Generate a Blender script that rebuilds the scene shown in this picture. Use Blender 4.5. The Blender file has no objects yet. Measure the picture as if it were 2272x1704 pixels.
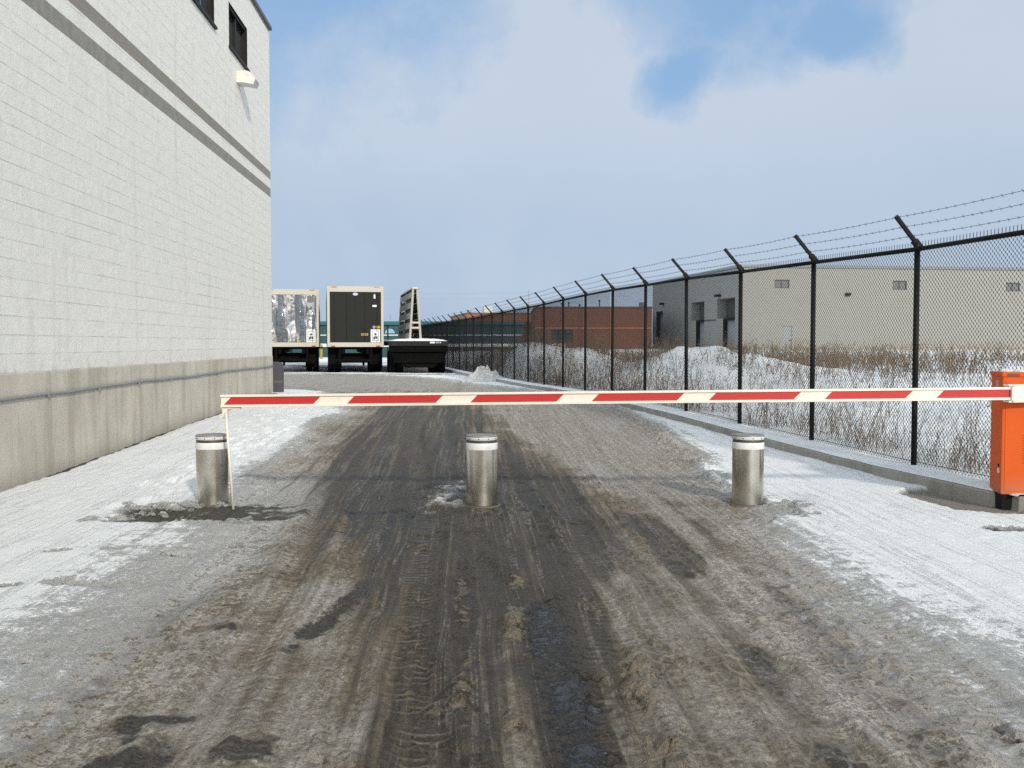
import bpy, bmesh, math, random
import numpy as np
from mathutils import Vector, Matrix, Euler
R = math.radians
random.seed(11)
scene = bpy.context.scene
col = scene.collection

# ------------------------------------------------------------------ camera
HC, F, PIT = 1.40, 2209.0, math.atan(90 / 2209.0)
cd = bpy.data.cameras.new("camera"); cam = bpy.data.objects.new("camera", cd); col.objects.link(cam)
cam.location = (0, 0, HC); cam.rotation_euler = (R(90) - PIT, 0, 0)
cd.sensor_width = 36; cd.lens = 35.0; cd.clip_end = 9000; cd.clip_start = 0.05
scene.camera = cam
cp, sp = math.cos(PIT), math.sin(PIT)
def ray(px, py):                       # pixel of the 2272x1704 photo -> direction
    rx, ry = (px - 1136) / F, (852 - py) / F
    return Vector((rx, cp + ry * sp, -sp + ry * cp))
def at_y(px, py, Y):
    d = ray(px, py); t = Y / d.y
    return Vector((d.x * t, Y, HC + d.z * t))
def on_z(px, py, z=0.0):
    d = ray(px, py); t = (z - HC) / d.z
    return Vector((d.x * t, d.y * t, z))
def on_wall(px, py, o, theta, axis):   # hit a vertical plane through o; axis 'x' or 'y' = local axis that runs along it
    c, s = math.cos(theta), math.sin(theta)
    ex, ey = Vector((c, s, 0)), Vector((-s, c, 0))
    along, n = (ex, ey) if axis == 'x' else (ey, ex)
    d = ray(px, py); C = Vector((0, 0, HC))
    t = n.dot(o - C) / n.dot(d)
    p = C + d * t
    return along.dot(p - o), p.z

# ------------------------------------------------------------------ node helper
class G:
    def __init__(s, tree): s.t = tree; s.n = tree.nodes; s.l = tree.links
    def new(s, k, **kw):
        n = s.n.new(k)
        for a, b in kw.items(): setattr(n, a, b)
        return n
    def put(s, sock, v):
        if v is None: return
        if isinstance(v, bpy.types.NodeSocket): s.l.new(v, sock)
        else:
            if isinstance(v, (tuple, list)) and len(v) == 3 and sock.type == 'RGBA': v = (*v, 1)
            sock.default_value = v
    def m(s, op, a, b=None, c=None, clamp=False):
        n = s.new('ShaderNodeMath', operation=op, use_clamp=clamp)
        for i, v in enumerate((a, b, c)):
            if v is not None: s.put(n.inputs[i], v)
        return n.outputs[0]
    def noise(s, vec, scale, detail=4, rough=.55, dist=0, out=0):
        n = s.new('ShaderNodeTexNoise'); s.put(n.inputs['Vector'], vec); s.put(n.inputs['Scale'], scale)
        n.inputs['Detail'].default_value = detail; n.inputs['Roughness'].default_value = rough; n.inputs['Distortion'].default_value = dist
        return n.outputs[out]
    def vor(s, vec, scale, feature='F1', rand=1.0, out='Distance'):
        n = s.new('ShaderNodeTexVoronoi', feature=feature); s.put(n.inputs['Vector'], vec); n.inputs['Scale'].default_value = scale
        n.inputs['Randomness'].default_value = rand
        return n.outputs[out]
    def mix(s, f, a, b, mode='MIX'):
        n = s.new('ShaderNodeMix', data_type='RGBA', blend_type=mode)
        s.put(n.inputs[0], f); s.put(n.inputs[6], a); s.put(n.inputs[7], b)
        return n.outputs[2]
    def ss(s, v, a, b, lo=0., hi=1.):
        n = s.new('ShaderNodeMapRange', interpolation_type='SMOOTHSTEP')
        s.put(n.inputs[0], v); n.inputs[1].default_value = a; n.inputs[2].default_value = b
        n.inputs[3].default_value = lo; n.inputs[4].default_value = hi
        return n.outputs[0]
    def vmul(s, vec, k):
        n = s.new('ShaderNodeVectorMath', operation='MULTIPLY'); s.put(n.inputs[0], vec); n.inputs[1].default_value = k
        return n.outputs[0]
    def obj(s): return s.new('ShaderNodeTexCoord').outputs['Object']
    def xyz(s, vec):
        n = s.new('ShaderNodeSeparateXYZ'); s.put(n.inputs[0], vec); return n.outputs
    def vec(s, x, y, z):
        n = s.new('ShaderNodeCombineXYZ')
        for i, v in enumerate((x, y, z)): s.put(n.inputs[i], v)
        return n.outputs[0]
    def bump(s, h, dist, strength=1.0, normal=None):
        n = s.new('ShaderNodeBump'); n.inputs['Strength'].default_value = strength; n.inputs['Distance'].default_value = dist
        s.put(n.inputs['Height'], h)
        if normal is not None: s.put(n.inputs['Normal'], normal)
        return n.outputs[0]
    def attr(s, name): return s.new('ShaderNodeAttribute', attribute_name=name).outputs['Fac']

def mat(name, fn=None, base=(.5, .5, .5), rough=.6, metal=0., spec=.5):
    mt = bpy.data.materials.new(name); mt.use_nodes = True
    g = G(mt.node_tree); b = g.n['Principled BSDF']
    b.inputs['Base Color'].default_value = (*base, 1); b.inputs['Roughness'].default_value = rough
    b.inputs['Metallic'].default_value = metal; b.inputs['Specular IOR Level'].default_value = spec
    if fn:
        r = fn(g) or {}
        for k, v in r.items(): g.put(b.inputs[k], v)
    return mt
def worn(name, base, rough=.55, var=.18, scale=6., metal=0., bump=.0, dirt=(.16, .14, .12), dirtamt=.25, spec=.4):
    def fn(g):
        o = g.obj(); n = g.noise(o, scale, 6, .6); n2 = g.noise(o, scale * 9, 3)
        f = g.m('MULTIPLY', g.ss(n, .5, .75), dirtamt)
        c = g.mix(f, g.mix(g.m('MULTIPLY', n2, var * 2), base, tuple(x * (1 - var) for x in base)), dirt)
        d = {'Base Color': c, 'Roughness': g.m('ADD', g.m('MULTIPLY', n, .25), rough - .12)}
        if bump: d['Normal'] = g.bump(n2, bump)
        return d
    return mat(name, fn, base, rough, metal, spec)

# ------------------------------------------------------------------ mesh helper
class MB:
    def __init__(s): s.v = []; s.f = []; s.mi = []; s.sm = []
    def add(s, vs, fs, mi=0, sm=False):
        o = len(s.v); s.v += [tuple(p) for p in vs]
        for f in fs: s.f.append([i + o for i in f]); s.mi.append(mi); s.sm.append(sm)
        return s
    def box(s, x0, x1, y0, y1, z0, z1, mi=0, bev=0.0, M=None):
        if bev > 0:
            bm = bmesh.new(); bmesh.ops.create_cube(bm, size=1)
            for v in bm.verts: v.co = Vector(((x0 + x1) / 2 + v.co.x * (x1 - x0), (y0 + y1) / 2 + v.co.y * (y1 - y0), (z0 + z1) / 2 + v.co.z * (z1 - z0)))
            bmesh.ops.bevel(bm, geom=bm.edges[:], offset=bev, segments=2, profile=.6, affect='EDGES')
            bm.verts.index_update()
            vs = [v.co.copy() for v in bm.verts]; fs = [[v.index for v in f.verts] for f in bm.faces]; bm.free()
        else:
            vs = [Vector((x, y, z)) for z in (z0, z1) for y in (y0, y1) for x in (x0, x1)]
            fs = [(0, 2, 3, 1), (4, 5, 7, 6), (0, 1, 5, 4), (2, 6, 7, 3), (0, 4, 6, 2), (1, 3, 7, 5)]
        if M is not None: vs = [M @ v for v in vs]
        return s.add(vs, fs, mi)
    def tube(s, pts, r, seg=8, mi=0, cap=True, sm=True):
        pts = [Vector(p) for p in pts]; n = len(pts); rs = r if isinstance(r, (list, tuple)) else [r] * n
        vs = []; fs = []; up = None
        for i, p in enumerate(pts):
            d = (pts[min(i + 1, n - 1)] - pts[max(i - 1, 0)]).normalized()
            if up is None: up = Vector((0, 0, 1)) if abs(d.z) < .9 else Vector((1, 0, 0))
            a = d.cross(up).normalized(); b = a.cross(d)
            up = b
            for k in range(seg):
                t = 2 * math.pi * k / seg
                vs.append(p + (a * math.cos(t) + b * math.sin(t)) * rs[i])
        for i in range(n - 1):
            for k in range(seg):
                k2 = (k + 1) % seg
                fs.append((i * seg + k, i * seg + k2, (i + 1) * seg + k2, (i + 1) * seg + k))
        s.add(vs, fs, mi, sm)
        if cap:
            s.add(vs[:seg], [list(range(seg))[::-1]], mi); s.add(vs[-seg:], [list(range(seg))], mi)
        return s
    def lathe(s, prof, seg=32, mi=0, c=(0, 0, 0), axis='z', sharp=True):
        def P(r, h, t):
            x, y = r * math.cos(t), r * math.sin(t)
            return (c[0] + x, c[1] + y, c[2] + h) if axis == 'z' else (c[0] + h, c[1] + x, c[2] + y)
        for (r0, h0), (r1, h1) in zip(prof[:-1], prof[1:]):
            vs = [P(r0, h0, 2 * math.pi * k / seg) for k in range(seg)] + [P(r1, h1, 2 * math.pi * k / seg) for k in range(seg)]
            fs = [(k, (k + 1) % seg, seg + (k + 1) % seg, seg + k) for k in range(seg)]
            s.add(vs, fs, mi, True)
        return s
    def prism(s, poly, y0, y1, mi=0, plane='xz'):     # polygon in a plane, extruded along the third axis
        n = len(poly)
        def P(a, b, t): return {'xz': (a, t, b), 'yz': (t, a, b), 'xy': (a, b, t)}[plane]
        vs = [P(a, b, y0) for a, b in poly] + [P(a, b, y1) for a, b in poly]
        fs = [list(range(n)), list(range(2 * n - 1, n - 1, -1))] + [(i, i + n, (i + 1) % n + n, (i + 1) % n) for i in range(n)]
        return s.add(vs, fs, mi)
    def wall(s, ax, pos, u0, u1, z0, z1, holes, depth, mi=0, mi_rev=None):
        # rectangle with rectangular holes + reveals. ax 'x': runs along x at y=pos, reveals go +y. ax 'y': along y at x=pos, reveals go depth in x
        us = sorted({u0, u1, *[h[0] for h in holes], *[h[1] for h in holes]}); zs = sorted({z0, z1, *[h[2] for h in holes], *[h[3] for h in holes]})
        def P(u, z, d=0): return (u, pos + d, z) if ax == 'x' else (pos + d, u, z)
        for a, b in zip(us[:-1], us[1:]):
            for c, d in zip(zs[:-1], zs[1:]):
                mu, mz = (a + b) / 2, (c + d) / 2
                if any(h[0] < mu < h[1] and h[2] < mz < h[3] for h in holes): continue
                s.add([P(a, c), P(b, c), P(b, d), P(a, d)], [(0, 1, 2, 3)], mi)
        r = mi if mi_rev is None else mi_rev
        for h in holes:
            dd = h[4] if len(h) > 4 else depth
            q = [(h[0], h[2]), (h[1], h[2]), (h[1], h[3]), (h[0], h[3])]
            for i in range(4):
                a, b = q[i], q[(i + 1) % 4]
                s.add([P(*a), P(*b), P(*b, dd), P(*a, dd)], [(0, 1, 2, 3)], r)
        return s
    def build(s, name, mats, parent=None, loc=None, rot=None):
        me = bpy.data.meshes.new(name); me.from_pydata(s.v, [], s.f)
        for m_ in (mats if isinstance(mats, (list, tuple)) else [mats]): me.materials.append(m_)
        me.polygons.foreach_set('material_index', s.mi); me.polygons.foreach_set('use_smooth', s.sm)
        me.validate(); me.update()
        bm = bmesh.new(); bm.from_mesh(me); bmesh.ops.remove_doubles(bm, verts=bm.verts, dist=1e-5)
        bmesh.ops.recalc_face_normals(bm, faces=bm.faces); bm.to_mesh(me); bm.free()
        o = bpy.data.objects.new(name, me); col.objects.link(o)
        if parent is not None: o.parent = parent
        if loc is not None: o.location = loc
        if rot is not None: o.rotation_euler = rot
        return o
def tag(o, label=None, cat=None, group=None, kind=None):
    for k, v in (('label', label), ('category', cat), ('group', group), ('kind', kind)):
        if v: o[k] = v
    return o
def thing(name, label, cat, loc=(0, 0, 0), rz=0., group=None):
    o = bpy.data.objects.new(name, None); col.objects.link(o); o.empty_display_size = .2
    o.location = loc; o.rotation_euler = (0, 0, rz)
    return tag(o, label, cat, group)
def copy_tree(o, parent=None):
    c = o.copy(); col.objects.link(c)
    if parent is not None: c.parent = parent
    for ch in [x for x in bpy.data.objects if x.parent == o]: copy_tree(ch, c)
    return c

# numpy value noise
def vnoise(x, y, seed=0):
    xi, yi = np.floor(x).astype(np.int64), np.floor(y).astype(np.int64)
    fx, fy = x - xi, y - yi
    fx, fy = fx * fx * (3 - 2 * fx), fy * fy * (3 - 2 * fy)
    def h(a, b):
        n = (a * 374761393 + b * 668265263 + seed * 974634777) & 0xFFFFFFFF
        n = ((n ^ (n >> 13)) * 1274126177) & 0xFFFFFFFF
        n = n ^ (n >> 16)
        return (n & 0xFFFF) / 65535.0
    return (h(xi, yi) * (1 - fx) + h(xi + 1, yi) * fx) * (1 - fy) + (h(xi, yi + 1) * (1 - fx) + h(xi + 1, yi + 1) * fx) * fy
def fbm(x, y, o=4, seed=0):
    t = 0; a = .5; k = 1.
    for i in range(o): t = t + a * vnoise(x * k, y * k, seed + i); a *= .5; k *= 2.03
    return t / (1 - .5 ** o)
def sstep(v, a, b):
    t = np.clip((v - a) / (b - a), 0, 1); return t * t * (3 - 2 * t)

# ------------------------------------------------------------------ terrain profiles
def gz(Y): return np.interp(Y, [-5, 10, 12.4, 14.5, 16.7, 19, 21, 23, 27.7, 34, 41, 48, 60, 90, 130], [0, 0, .04, .08, .115, .135, .155, .15, .115, .085, .055, .07, .1, .12, .12])
def bz(Y): return np.interp(Y, [8, 10.25, 12.4, 14.55, 16.7, 18.9, 21, 23.3, 25.5, 27.7, 30, 34.2, 41, 48, 60, 130], [.13, .13, .169, .207, .247, .265, .288, .285, .268, .24, .23, .215, .19, .21, .25, .3])
def fenceX(Y): return 4.153 - .1892 * (Y - 10.25)
def kerbX(Y): return fenceX(Y) - .36 - .06 * np.exp(-((np.asarray(Y, float) - 12.5) / 3.) ** 2)
SUN_H = Vector((-.38, .92)).normalized(); SUN_E = R(24)

# ------------------------------------------------------------------ ground (yard): one dense sheet
def spaced(a, b, d0, k):
    out = [a]
    while out[-1] < b: out.append(out[-1] + max(d0, k * abs(out[-1])))
    return out
def band(X, Y, ys, lo, hi, w):
    l = np.interp(Y, ys, lo); h = np.interp(Y, ys, hi)
    return sstep(X, l - w, l + w) * (1 - sstep(X, h - w, h + w))
def streak(X, Y, pts, w, seed=0):         # pts: [(Y, X)...] along the road
    ys = [p[0] for p in pts]; xs = [p[1] for p in pts]
    c = np.interp(Y, ys, xs)
    e = sstep(Y, ys[0] - .15, ys[0] + .15) * (1 - sstep(Y, ys[-1] - .2, ys[-1] + .2))
    return np.exp(-((X - c) / w) ** 2) * e
def blob(X, Y, cx, cy, rx, ry, ang=0.):
    c, s_ = math.cos(ang), math.sin(ang)
    X = X + (fbm(X * 7, Y * 7, 4, 201) - .5) * rx * 2.2; Y = Y + (fbm(X * 7, Y * 7, 4, 207) - .5) * ry * 2.2
    a = ((X - cx) * c + (Y - cy) * s_) / rx; b = (-(X - cx) * s_ + (Y - cy) * c) / ry
    return np.clip(1.4 - np.sqrt(a * a + b * b), 0, 1)

def grid_obj(name, X, Y, Z, attrs, material):
    ny, nx = X.shape
    me = bpy.data.meshes.new(name)
    co = np.stack([X, Y, Z], -1).reshape(-1, 3).astype(np.float32)
    i = np.arange(ny * nx).reshape(ny, nx)
    q = np.stack([i[:-1, :-1], i[:-1, 1:], i[1:, 1:], i[1:, :-1]], -1).reshape(-1, 4)
    me.vertices.add(len(co)); me.vertices.foreach_set('co', co.ravel())
    me.loops.add(q.size); me.loops.foreach_set('vertex_index', q.ravel().astype(np.int32))
    me.polygons.add(len(q)); me.polygons.foreach_set('loop_start', np.arange(0, q.size, 4, dtype=np.int32))
    me.update(calc_edges=True)
    me.polygons.foreach_set('use_smooth', np.ones(len(q), bool))
    for k, a in attrs.items():
        at = me.attributes.new(k, 'FLOAT', 'POINT'); at.data.foreach_set('value', a.reshape(-1).astype(np.float32))
    me.materials.append(material); me.update()
    o = bpy.data.objects.new(name, me); col.objects.link(o)
    return o

def ground_mat(g):
    o = g.obj(); X, Y, Z = g.xyz(o)
    snow, dark, tread, honey, bare = (g.attr(k) for k in ('snow', 'dark', 'tread', 'honey', 'bare'))
    # coordinate that follows the wheel tracks
    U = g.m('ADD', g.m('ADD', X, g.m('MULTIPLY', Y, .05)), g.m('MULTIPLY', g.noise(o, .42, 2), .13))
    tv = g.vec(g.m('MULTIPLY', U, 9.), g.m('MULTIPLY', Y, .17), 0.)
    st1 = g.noise(tv, 1.0, 5, .62)
    st2 = g.noise(g.vec(g.m('MULTIPLY', U, 30.), g.m('MULTIPLY', Y, .42), 3.), 1.0, 3, .6)
    st0 = g.noise(g.vec(g.m('MULTIPLY', U, 3.2), g.m('MULTIPLY', Y, .10), 11.), 1.0, 4, .6)
    big = g.noise(o, 1.3, 5, .6); mid = g.noise(o, 7., 6, .65); fine = g.noise(o, 38., 5, .68); grit = g.noise(o, 170., 3, .7)
    gr = g.noise(o, 70., 5, .78); gr2 = g.noise(g.vmul(o, (1, .8, 1)), 26., 6, .74); pud = g.attr('pud')
    cl = lambda v, k: g.m('MULTIPLY', g.m('SUBTRACT', v, .5), k)
    # --- snow factor
    t = g.m('ADD', snow, cl(mid, .8)); t = g.m('ADD', t, cl(gr2, 1.0)); t = g.m('ADD', t, cl(st1, .7)); t = g.m('ADD', t, cl(gr, .7))
    sf = g.ss(t, .28, .82)
    # --- bare wet asphalt factor
    d = g.m('ADD', dark, cl(mid, .45)); d = g.m('ADD', d, cl(gr2, 1.15)); d = g.m('ADD', d, cl(st1, 1.6)); d = g.m('ADD', d, cl(st2, .9)); d = g.m('ADD', d, cl(st0, 1.3)); d = g.m('ADD', d, cl(gr, .8))
    df = g.ss(d, .36, .86)
    # --- colours: packed dirty ice, brown slush, wet asphalt, snow
    ice = g.mix(g.ss(gr2, .34, .66), (.30, .260, .212), (.56, .50, .43))
    ice = g.mix(g.m('MULTIPLY', g.ss(st2, .45, .66), .5), ice, (.68, .655, .625))
    slush = g.mix(g.ss(gr2, .34, .66), (.150, .114, .077), (.34, .272, .195))
    br = g.m('ADD', cl(big, 1.8), g.m('ADD', g.m('MULTIPLY', dark, .8), cl(st1, 1.6)))
    base = g.mix(g.ss(br, -.1, .5), ice, slush)
    fr = g.m('ADD', g.attr('frost'), g.m('ADD', cl(st1, 1.1), g.m('ADD', cl(gr2, .9), cl(mid, .7))))
    base = g.mix(g.ss(fr, .40, 1.0, 0., .74), base, g.mix(g.ss(gr2, .35, .65), (.54, .52, .495), (.74, .735, .73)))
    grit_ = g.ss(gr, .30, .70, .55, 1.25)
    base = g.mix(1., base, g.vec(grit_, grit_, grit_), 'MULTIPLY')
    pit = g.ss(g.noise(g.vmul(o, (1, .7, 1)), 33., 6, .8), .36, .44)
    base = g.mix(g.m('MULTIPLY', g.m('SUBTRACT', 1., pit), .7), base, (.05, .042, .034))
    wet = g.mix(g.ss(gr, .38, .66), (.034, .030, .026), (.118, .096, .071))
    wet = g.mix(g.ss(gr2, .55, .68, 0., .7), wet, (.21, .165, .112))
    c = g.mix(df, base, wet)
    ln_ = g.noise(g.vec(g.m('MULTIPLY', U, 6.5), g.m('MULTIPLY', Y, .12), 23.), 1.0, 3, .55)
    lines = g.m('SUBTRACT', 1., g.ss(g.m('ABSOLUTE', g.m('SUBTRACT', ln_, .5)), .004, .022))
    lines = g.m('MULTIPLY', lines, g.ss(gr2, .42, .56))
    c = g.mix(g.m('MULTIPLY', lines, .30), c, (.56, .52, .46))
    pt = g.ss(g.m('ADD', g.attr('patch'), g.m('ADD', cl(gr2, 1.7), cl(mid, .9))), .42, .80)
    c = g.mix(pt, c, g.mix(g.ss(gr, .34, .66), (.026, .025, .024), (.14, .122, .10)))
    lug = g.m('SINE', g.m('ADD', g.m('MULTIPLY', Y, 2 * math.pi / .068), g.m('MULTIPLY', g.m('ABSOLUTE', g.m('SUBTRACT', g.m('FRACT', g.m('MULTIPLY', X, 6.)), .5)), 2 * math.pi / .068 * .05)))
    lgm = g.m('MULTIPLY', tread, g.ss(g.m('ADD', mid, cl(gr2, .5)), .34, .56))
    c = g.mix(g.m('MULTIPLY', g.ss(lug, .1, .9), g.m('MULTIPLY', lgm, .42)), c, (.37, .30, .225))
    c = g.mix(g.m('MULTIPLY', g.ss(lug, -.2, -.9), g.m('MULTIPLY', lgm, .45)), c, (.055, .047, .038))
    cb = g.attr('clod'); cn = g.noise(g.vmul(o, (1, .8, 1)), 19., 5, .7)
    cf = g.m('ADD', cb, g.m('ADD', cl(cn, 2.2), cl(mid, .6)))
    c = g.mix(g.ss(cf, .55, .85, 0., .75), c, g.mix(g.ss(gr, .35, .65), (.20, .155, .105), (.40, .335, .255)))
    c = g.mix(g.m('MULTIPLY', g.m('MULTIPLY', cb, .8), g.ss(cn, .46, .38)), c, (.035, .030, .025))
    pf = g.ss(g.m('ADD', pud, g.m('ADD', cl(gr2, 1.6), cl(mid, 1.4))), .42, .66)
    c = g.mix(pf, c, (.030, .030, .032))
    sn = g.mix(g.ss(mid, .3, .7), (.79, .795, .805), (.87, .87, .875))
    specks = g.ss(g.noise(g.vec(g.m('MULTIPLY', X, 14.), g.m('MULTIPLY', Y, 14.), 7.), 1., 5, .75), .62, .70)
    sn = g.mix(g.m('MULTIPLY', specks, g.ss(snow, 1.02, .7, .12, .6)), sn, (.38, .34, .29))
    c = g.mix(sf, c, sn)
    conc = g.mix(g.ss(fine, .3, .7), (.20, .18, .155), (.29, .265, .235))
    c = g.mix(bare, c, conc)
    ro = g.m('ADD', .72, g.m('MULTIPLY', sf, .2))
    ro = g.m('SUBTRACT', ro, g.m('MULTIPLY', df, .18), clamp=True)
    ro = g.m('SUBTRACT', ro, g.m('MULTIPLY', pf, .36), clamp=True)
    # --- relief
    lug = g.m('MULTIPLY', lug, lgm)
    hex_ = g.vor(g.vmul(o, (1, .62, 1)), 15., 'DISTANCE_TO_EDGE', .6)
    hex_ = g.m('MULTIPLY', g.m('SUBTRACT', 1., g.ss(hex_, .02, .2)), g.m('MULTIPLY', honey, g.ss(big, .35, .6)))
    lump = g.m('ADD', g.m('MULTIPLY', mid, .8), g.m('ADD', g.m('MULTIPLY', gr2, 1.3), g.m('MULTIPLY', gr, .55)))
    lump = g.m('MULTIPLY', lump, g.m('SUBTRACT', 1.0, g.m('MULTIPLY', pf, .85)))
    lump = g.m('MULTIPLY', lump, g.m('SUBTRACT', 1.0, g.m('MULTIPLY', sf, .6)))
    h = g.m('ADD', lump, g.m('ADD', g.m('MULTIPLY', lug, .40), g.m('MULTIPLY', hex_, .42)))
    c = g.mix(g.m('MULTIPLY', hex_, .35), c, (.50, .46, .41))
    h = g.m('ADD', h, g.m('MULTIPLY', g.ss(cf, .5, .9), .5))
    h = g.m('ADD', h, g.m('ADD', g.m('MULTIPLY', st2, .45), g.m('MULTIPLY', lines, .12)))
    h = g.m('SUBTRACT', h, g.m('MULTIPLY', pt, .25))
    nb = g.bump(h, .036, 1.)
    return {'Base Color': c, 'Roughness': ro, 'Normal': nb, 'Specular IOR Level': .32}
M_GROUND = mat('slushy_ground', ground_mat)

TR = [(3.0, -.27), (3.6, -.33), (4.5, -.48), (5.2, -.53), (7, -.6), (10, -.95), (15, -1.5)]
def build_yard():
    xs = sorted(set([-x for x in spaced(2.6, 5.2, .030, .004)] + [-x for x in spaced(5.3, 30, .15, .035)] + list(np.arange(-2.6, 2.6, .0165)) + spaced(2.6, 5.2, .022, .008) + spaced(5.3, 16, .08, .03)))
    ys = list(np.arange(-6, 2.6, .3)) + list(np.arange(2.6, 4.4, .0165)) + spaced(4.4, 30, .018, .0042) + spaced(30.1, 135, .1, .011)
    ys = sorted(set(ys))
    X, Y = np.meshgrid(np.array(xs), np.array(ys))
    n1 = fbm(X * .9, Y * .5, 4, 3); n2 = fbm(X * 3.1, Y * 2.2, 4, 9); n3 = fbm(X * 9, Y * 9, 3, 21)
    Lb = np.interp(Y, [2, 5.4, 6.6, 9.8, 11.7, 14.5, 19, 21.8, 24, 26.6, 27.6], [-1.75, -2.05, -2.25, -2.45, -2.7, -2.87, -3.15, -3.5, -4.2, -5.2, -30])
    Rb = np.interp(Y, [2, 3.3, 4, 5.4, 6.6, 8, 10, 14.5, 19, 21.8, 25.5, 29.4, 33, 37, 40.5, 42.5], [1.85, 1.8, 1.76, 1.78, 1.85, 2.02, 2.05, 2.1, 2.0, 1.86, .8, -.5, -1.6, -2.6, -4.5, -7.5])
    wl = np.interp(Y, [4, 7, 9, 30], [1.15, .8, .45, .5]); wr = np.interp(Y, [4, 8, 12, 30], [1.0, .65, .5, .6])
    sL = np.clip((Lb + (n1 - .5) * .9 - X) / wl * .5 + .5, 0, 1)
    sR = np.clip((X - Rb + (n1 - .5) * .7) / wr * .5 + .5, 0, 1)
    snow = np.maximum(sL, sR)
    # rear parking: snow in long ragged streaks, bare under the trailers
    pk = sstep(Y, 40.5, 43) * (X < 4)
    ps = sstep(fbm(X * .35, Y * .9, 4, 40), .36, .52)
    snow = np.where(pk > 0, np.maximum(snow * (1 - pk), pk * ps), snow)
    snow *= 1 - .95 * sstep(Y, 44.5, 45.5) * (1 - sstep(Y, 50, 52)) * (X < -2.4) * (X > -12)
    # snow on the near road right of centre thins to a stippled film
    dark = np.interp(Y, [3, 5, 7, 14, 19, 24, 30], [.48, .54, .72, .74, .62, .34, .10]) * band(X, Y, [2, 3.3, 4.6, 6.6, 9.8, 14.5, 22, 27, 40], [-.5, -.5, -.68, -1.24, -2.0, -2.4, -2.9, -4.2, -12], [.5, .52, .63, .7, .62, -.1, -.8, -1.8, -4], .42)
    dark -= .30 * band(X, Y, [8, 10, 14, 20, 24, 40], [.9, .75, .3, -.2, -3, -12], [2.1, 2.1, 2.1, 2.0, 1.2, -3], .3) * sstep(Y, 8, 10)
    dark += np.interp(Y, [3, 9, 12], [.22, .2, .04]) * band(X, Y, [2, 9, 16, 24], [-1.9, -2.2, -2.6, -3.6], [1.3, 1.5, 1.3, .4], .5)
    brk = .35 + .8 * sstep(n2, .36, .6)
    dark += .6 * streak(X, Y, [(2.6, 1.12), (3.7, 1.1), (5, 1.06), (6.6, 1.06), (8.2, 1.0)], .13) * brk
    patch = 0 * X
    patch += 1.1 * streak(X, Y, [(3.1, -1.02), (3.4, -1.04), (4.2, -1.08), (5.0, -.92), (6.0, -.8)], .10) * (.15 + .8 * sstep(n2, .42, .56))
    dark += .35 * streak(X, Y, [(2.6, 1.45), (6, 1.5), (9, 1.4)], .10) * brk
    dark += .3 * streak(X, Y, [(2.6, -1.5), (4.5, -1.75), (6, -1.6)], .12) * brk
    dark -= .35 * streak(X, Y, [(2.6, -.62), (4.0, -.78), (5.6, -1.0), (8, -1.35)], .10)
    dark -= .42 * streak(X, Y, [(2.6, .05), (4.2, .0), (5.2, .02), (6.2, .05)], .09) * brk * .6
    dark -= .35 * streak(X, Y, [(2.6, .5), (4, .52), (6, .62)], .10)
    for (px, py, rx, ry, a, k) in [(335, 1605, .11, .16, -.5, .9), (285, 1680, .10, .16, -.5, .9), (500, 1398, .09, .07, 0, .7), (60, 1478, .04, .05, 0, 1), (545, 1655, .13, .13, 0, .7),
                                   (620, 1270, .1, .2, 0, .5), (1525, 1255, .16, .2, 0, .6), (2240, 1650, .05, .05, 0, 1), (2200, 1620, .04, .04, 0, .8), (1335, 1080, .3, .35, 0, .4), (1395, 1165, .2, .35, 0, .5),
                                   (20, 1310, .06, .06, 0, .9), (125, 1235, .08, .06, 0, .8), (250, 1228, .05, .05, 0, .8), (380, 1238, .08, .08, 0, .6), (160, 1308, .2, .1, 0, .45), (2120, 1180, .25, .1, 0, .0), (2235, 1185, .18, .1, 0, .9)]:
        p = on_z(px, py); b_ = blob(X, Y, p.x, p.y, rx, ry, a) * (.6 + .8 * n3)
        dark += .25 * k * b_; patch = np.maximum(patch, 1.25 * k * b_); snow *= 1 - np.clip(1.3 * k * b_, 0, 1)
    # around the bollards
    b_ = np.clip(blob(X, Y, -2.45, 8.12, .60, .42) * 1.6 + blob(X, Y, -2.95, 7.75, .35, .16) * 1.3, 0, 1) * (.55 + .9 * n2)
    b_ = np.clip(b_, 0, 1); dark += .4 * b_; patch = np.maximum(patch, .95 * b_); snow *= 1 - b_
    b_ = np.clip(blob(X, Y, 2.0, 8.25, .42, .42) * 1.4, 0, 1); snow *= 1 - .8 * b_; dark += .15 * b_
    b_ = blob(X, Y, -.27, 8.4, .35, .3); dark += .15 * b_
    icep = blob(X, Y, -.6, 9.2, .16, .75); snow = np.maximum(snow, .75 * icep * (.3 + n2)); dark -= .2 * icep
    # puddle of melt water
    pud = streak(X, Y, [(3.0, .19), (3.5, .2), (4.3, .17), (5.2, .12)], .085) * (.35 + .9 * n2)
    dark += .5 * np.clip(pud, 0, 1)
    pud2 = streak(X, Y, [(7.6, .42), (8.5, .30), (9.5, .1)], .12)
    dark += .2 * pud2
    pudm = .62 * np.clip(streak(X, Y, [(2.9, .24), (3.5, .24), (4.3, .2), (5.4, .14)], .15), 0, 1) + .35 * pud2 + .5 * blob(X, Y, -1.0, 7.8, .5, .7)
    # gutter pan swept bare in front of the kerb
    p0, p1 = on_z(2003, 1091), on_z(2190, 1120)
    kx = kerbX(Y)
    gw = .52 * np.sqrt(np.clip((9.38 - Y) / .35, 0, 1)) * np.sqrt(np.clip((Y - 7.82) / .35, 0, 1)) + .03 * (n2 - .5)
    gut = np.clip((X - (kx - gw)) / .03, 0, 1) * (Y > 7.82) * (Y < 9.38) * (X < 4.25)
    wallx = -4.84 - .057 * (Y - 9.41)
    wd = X - wallx
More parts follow.
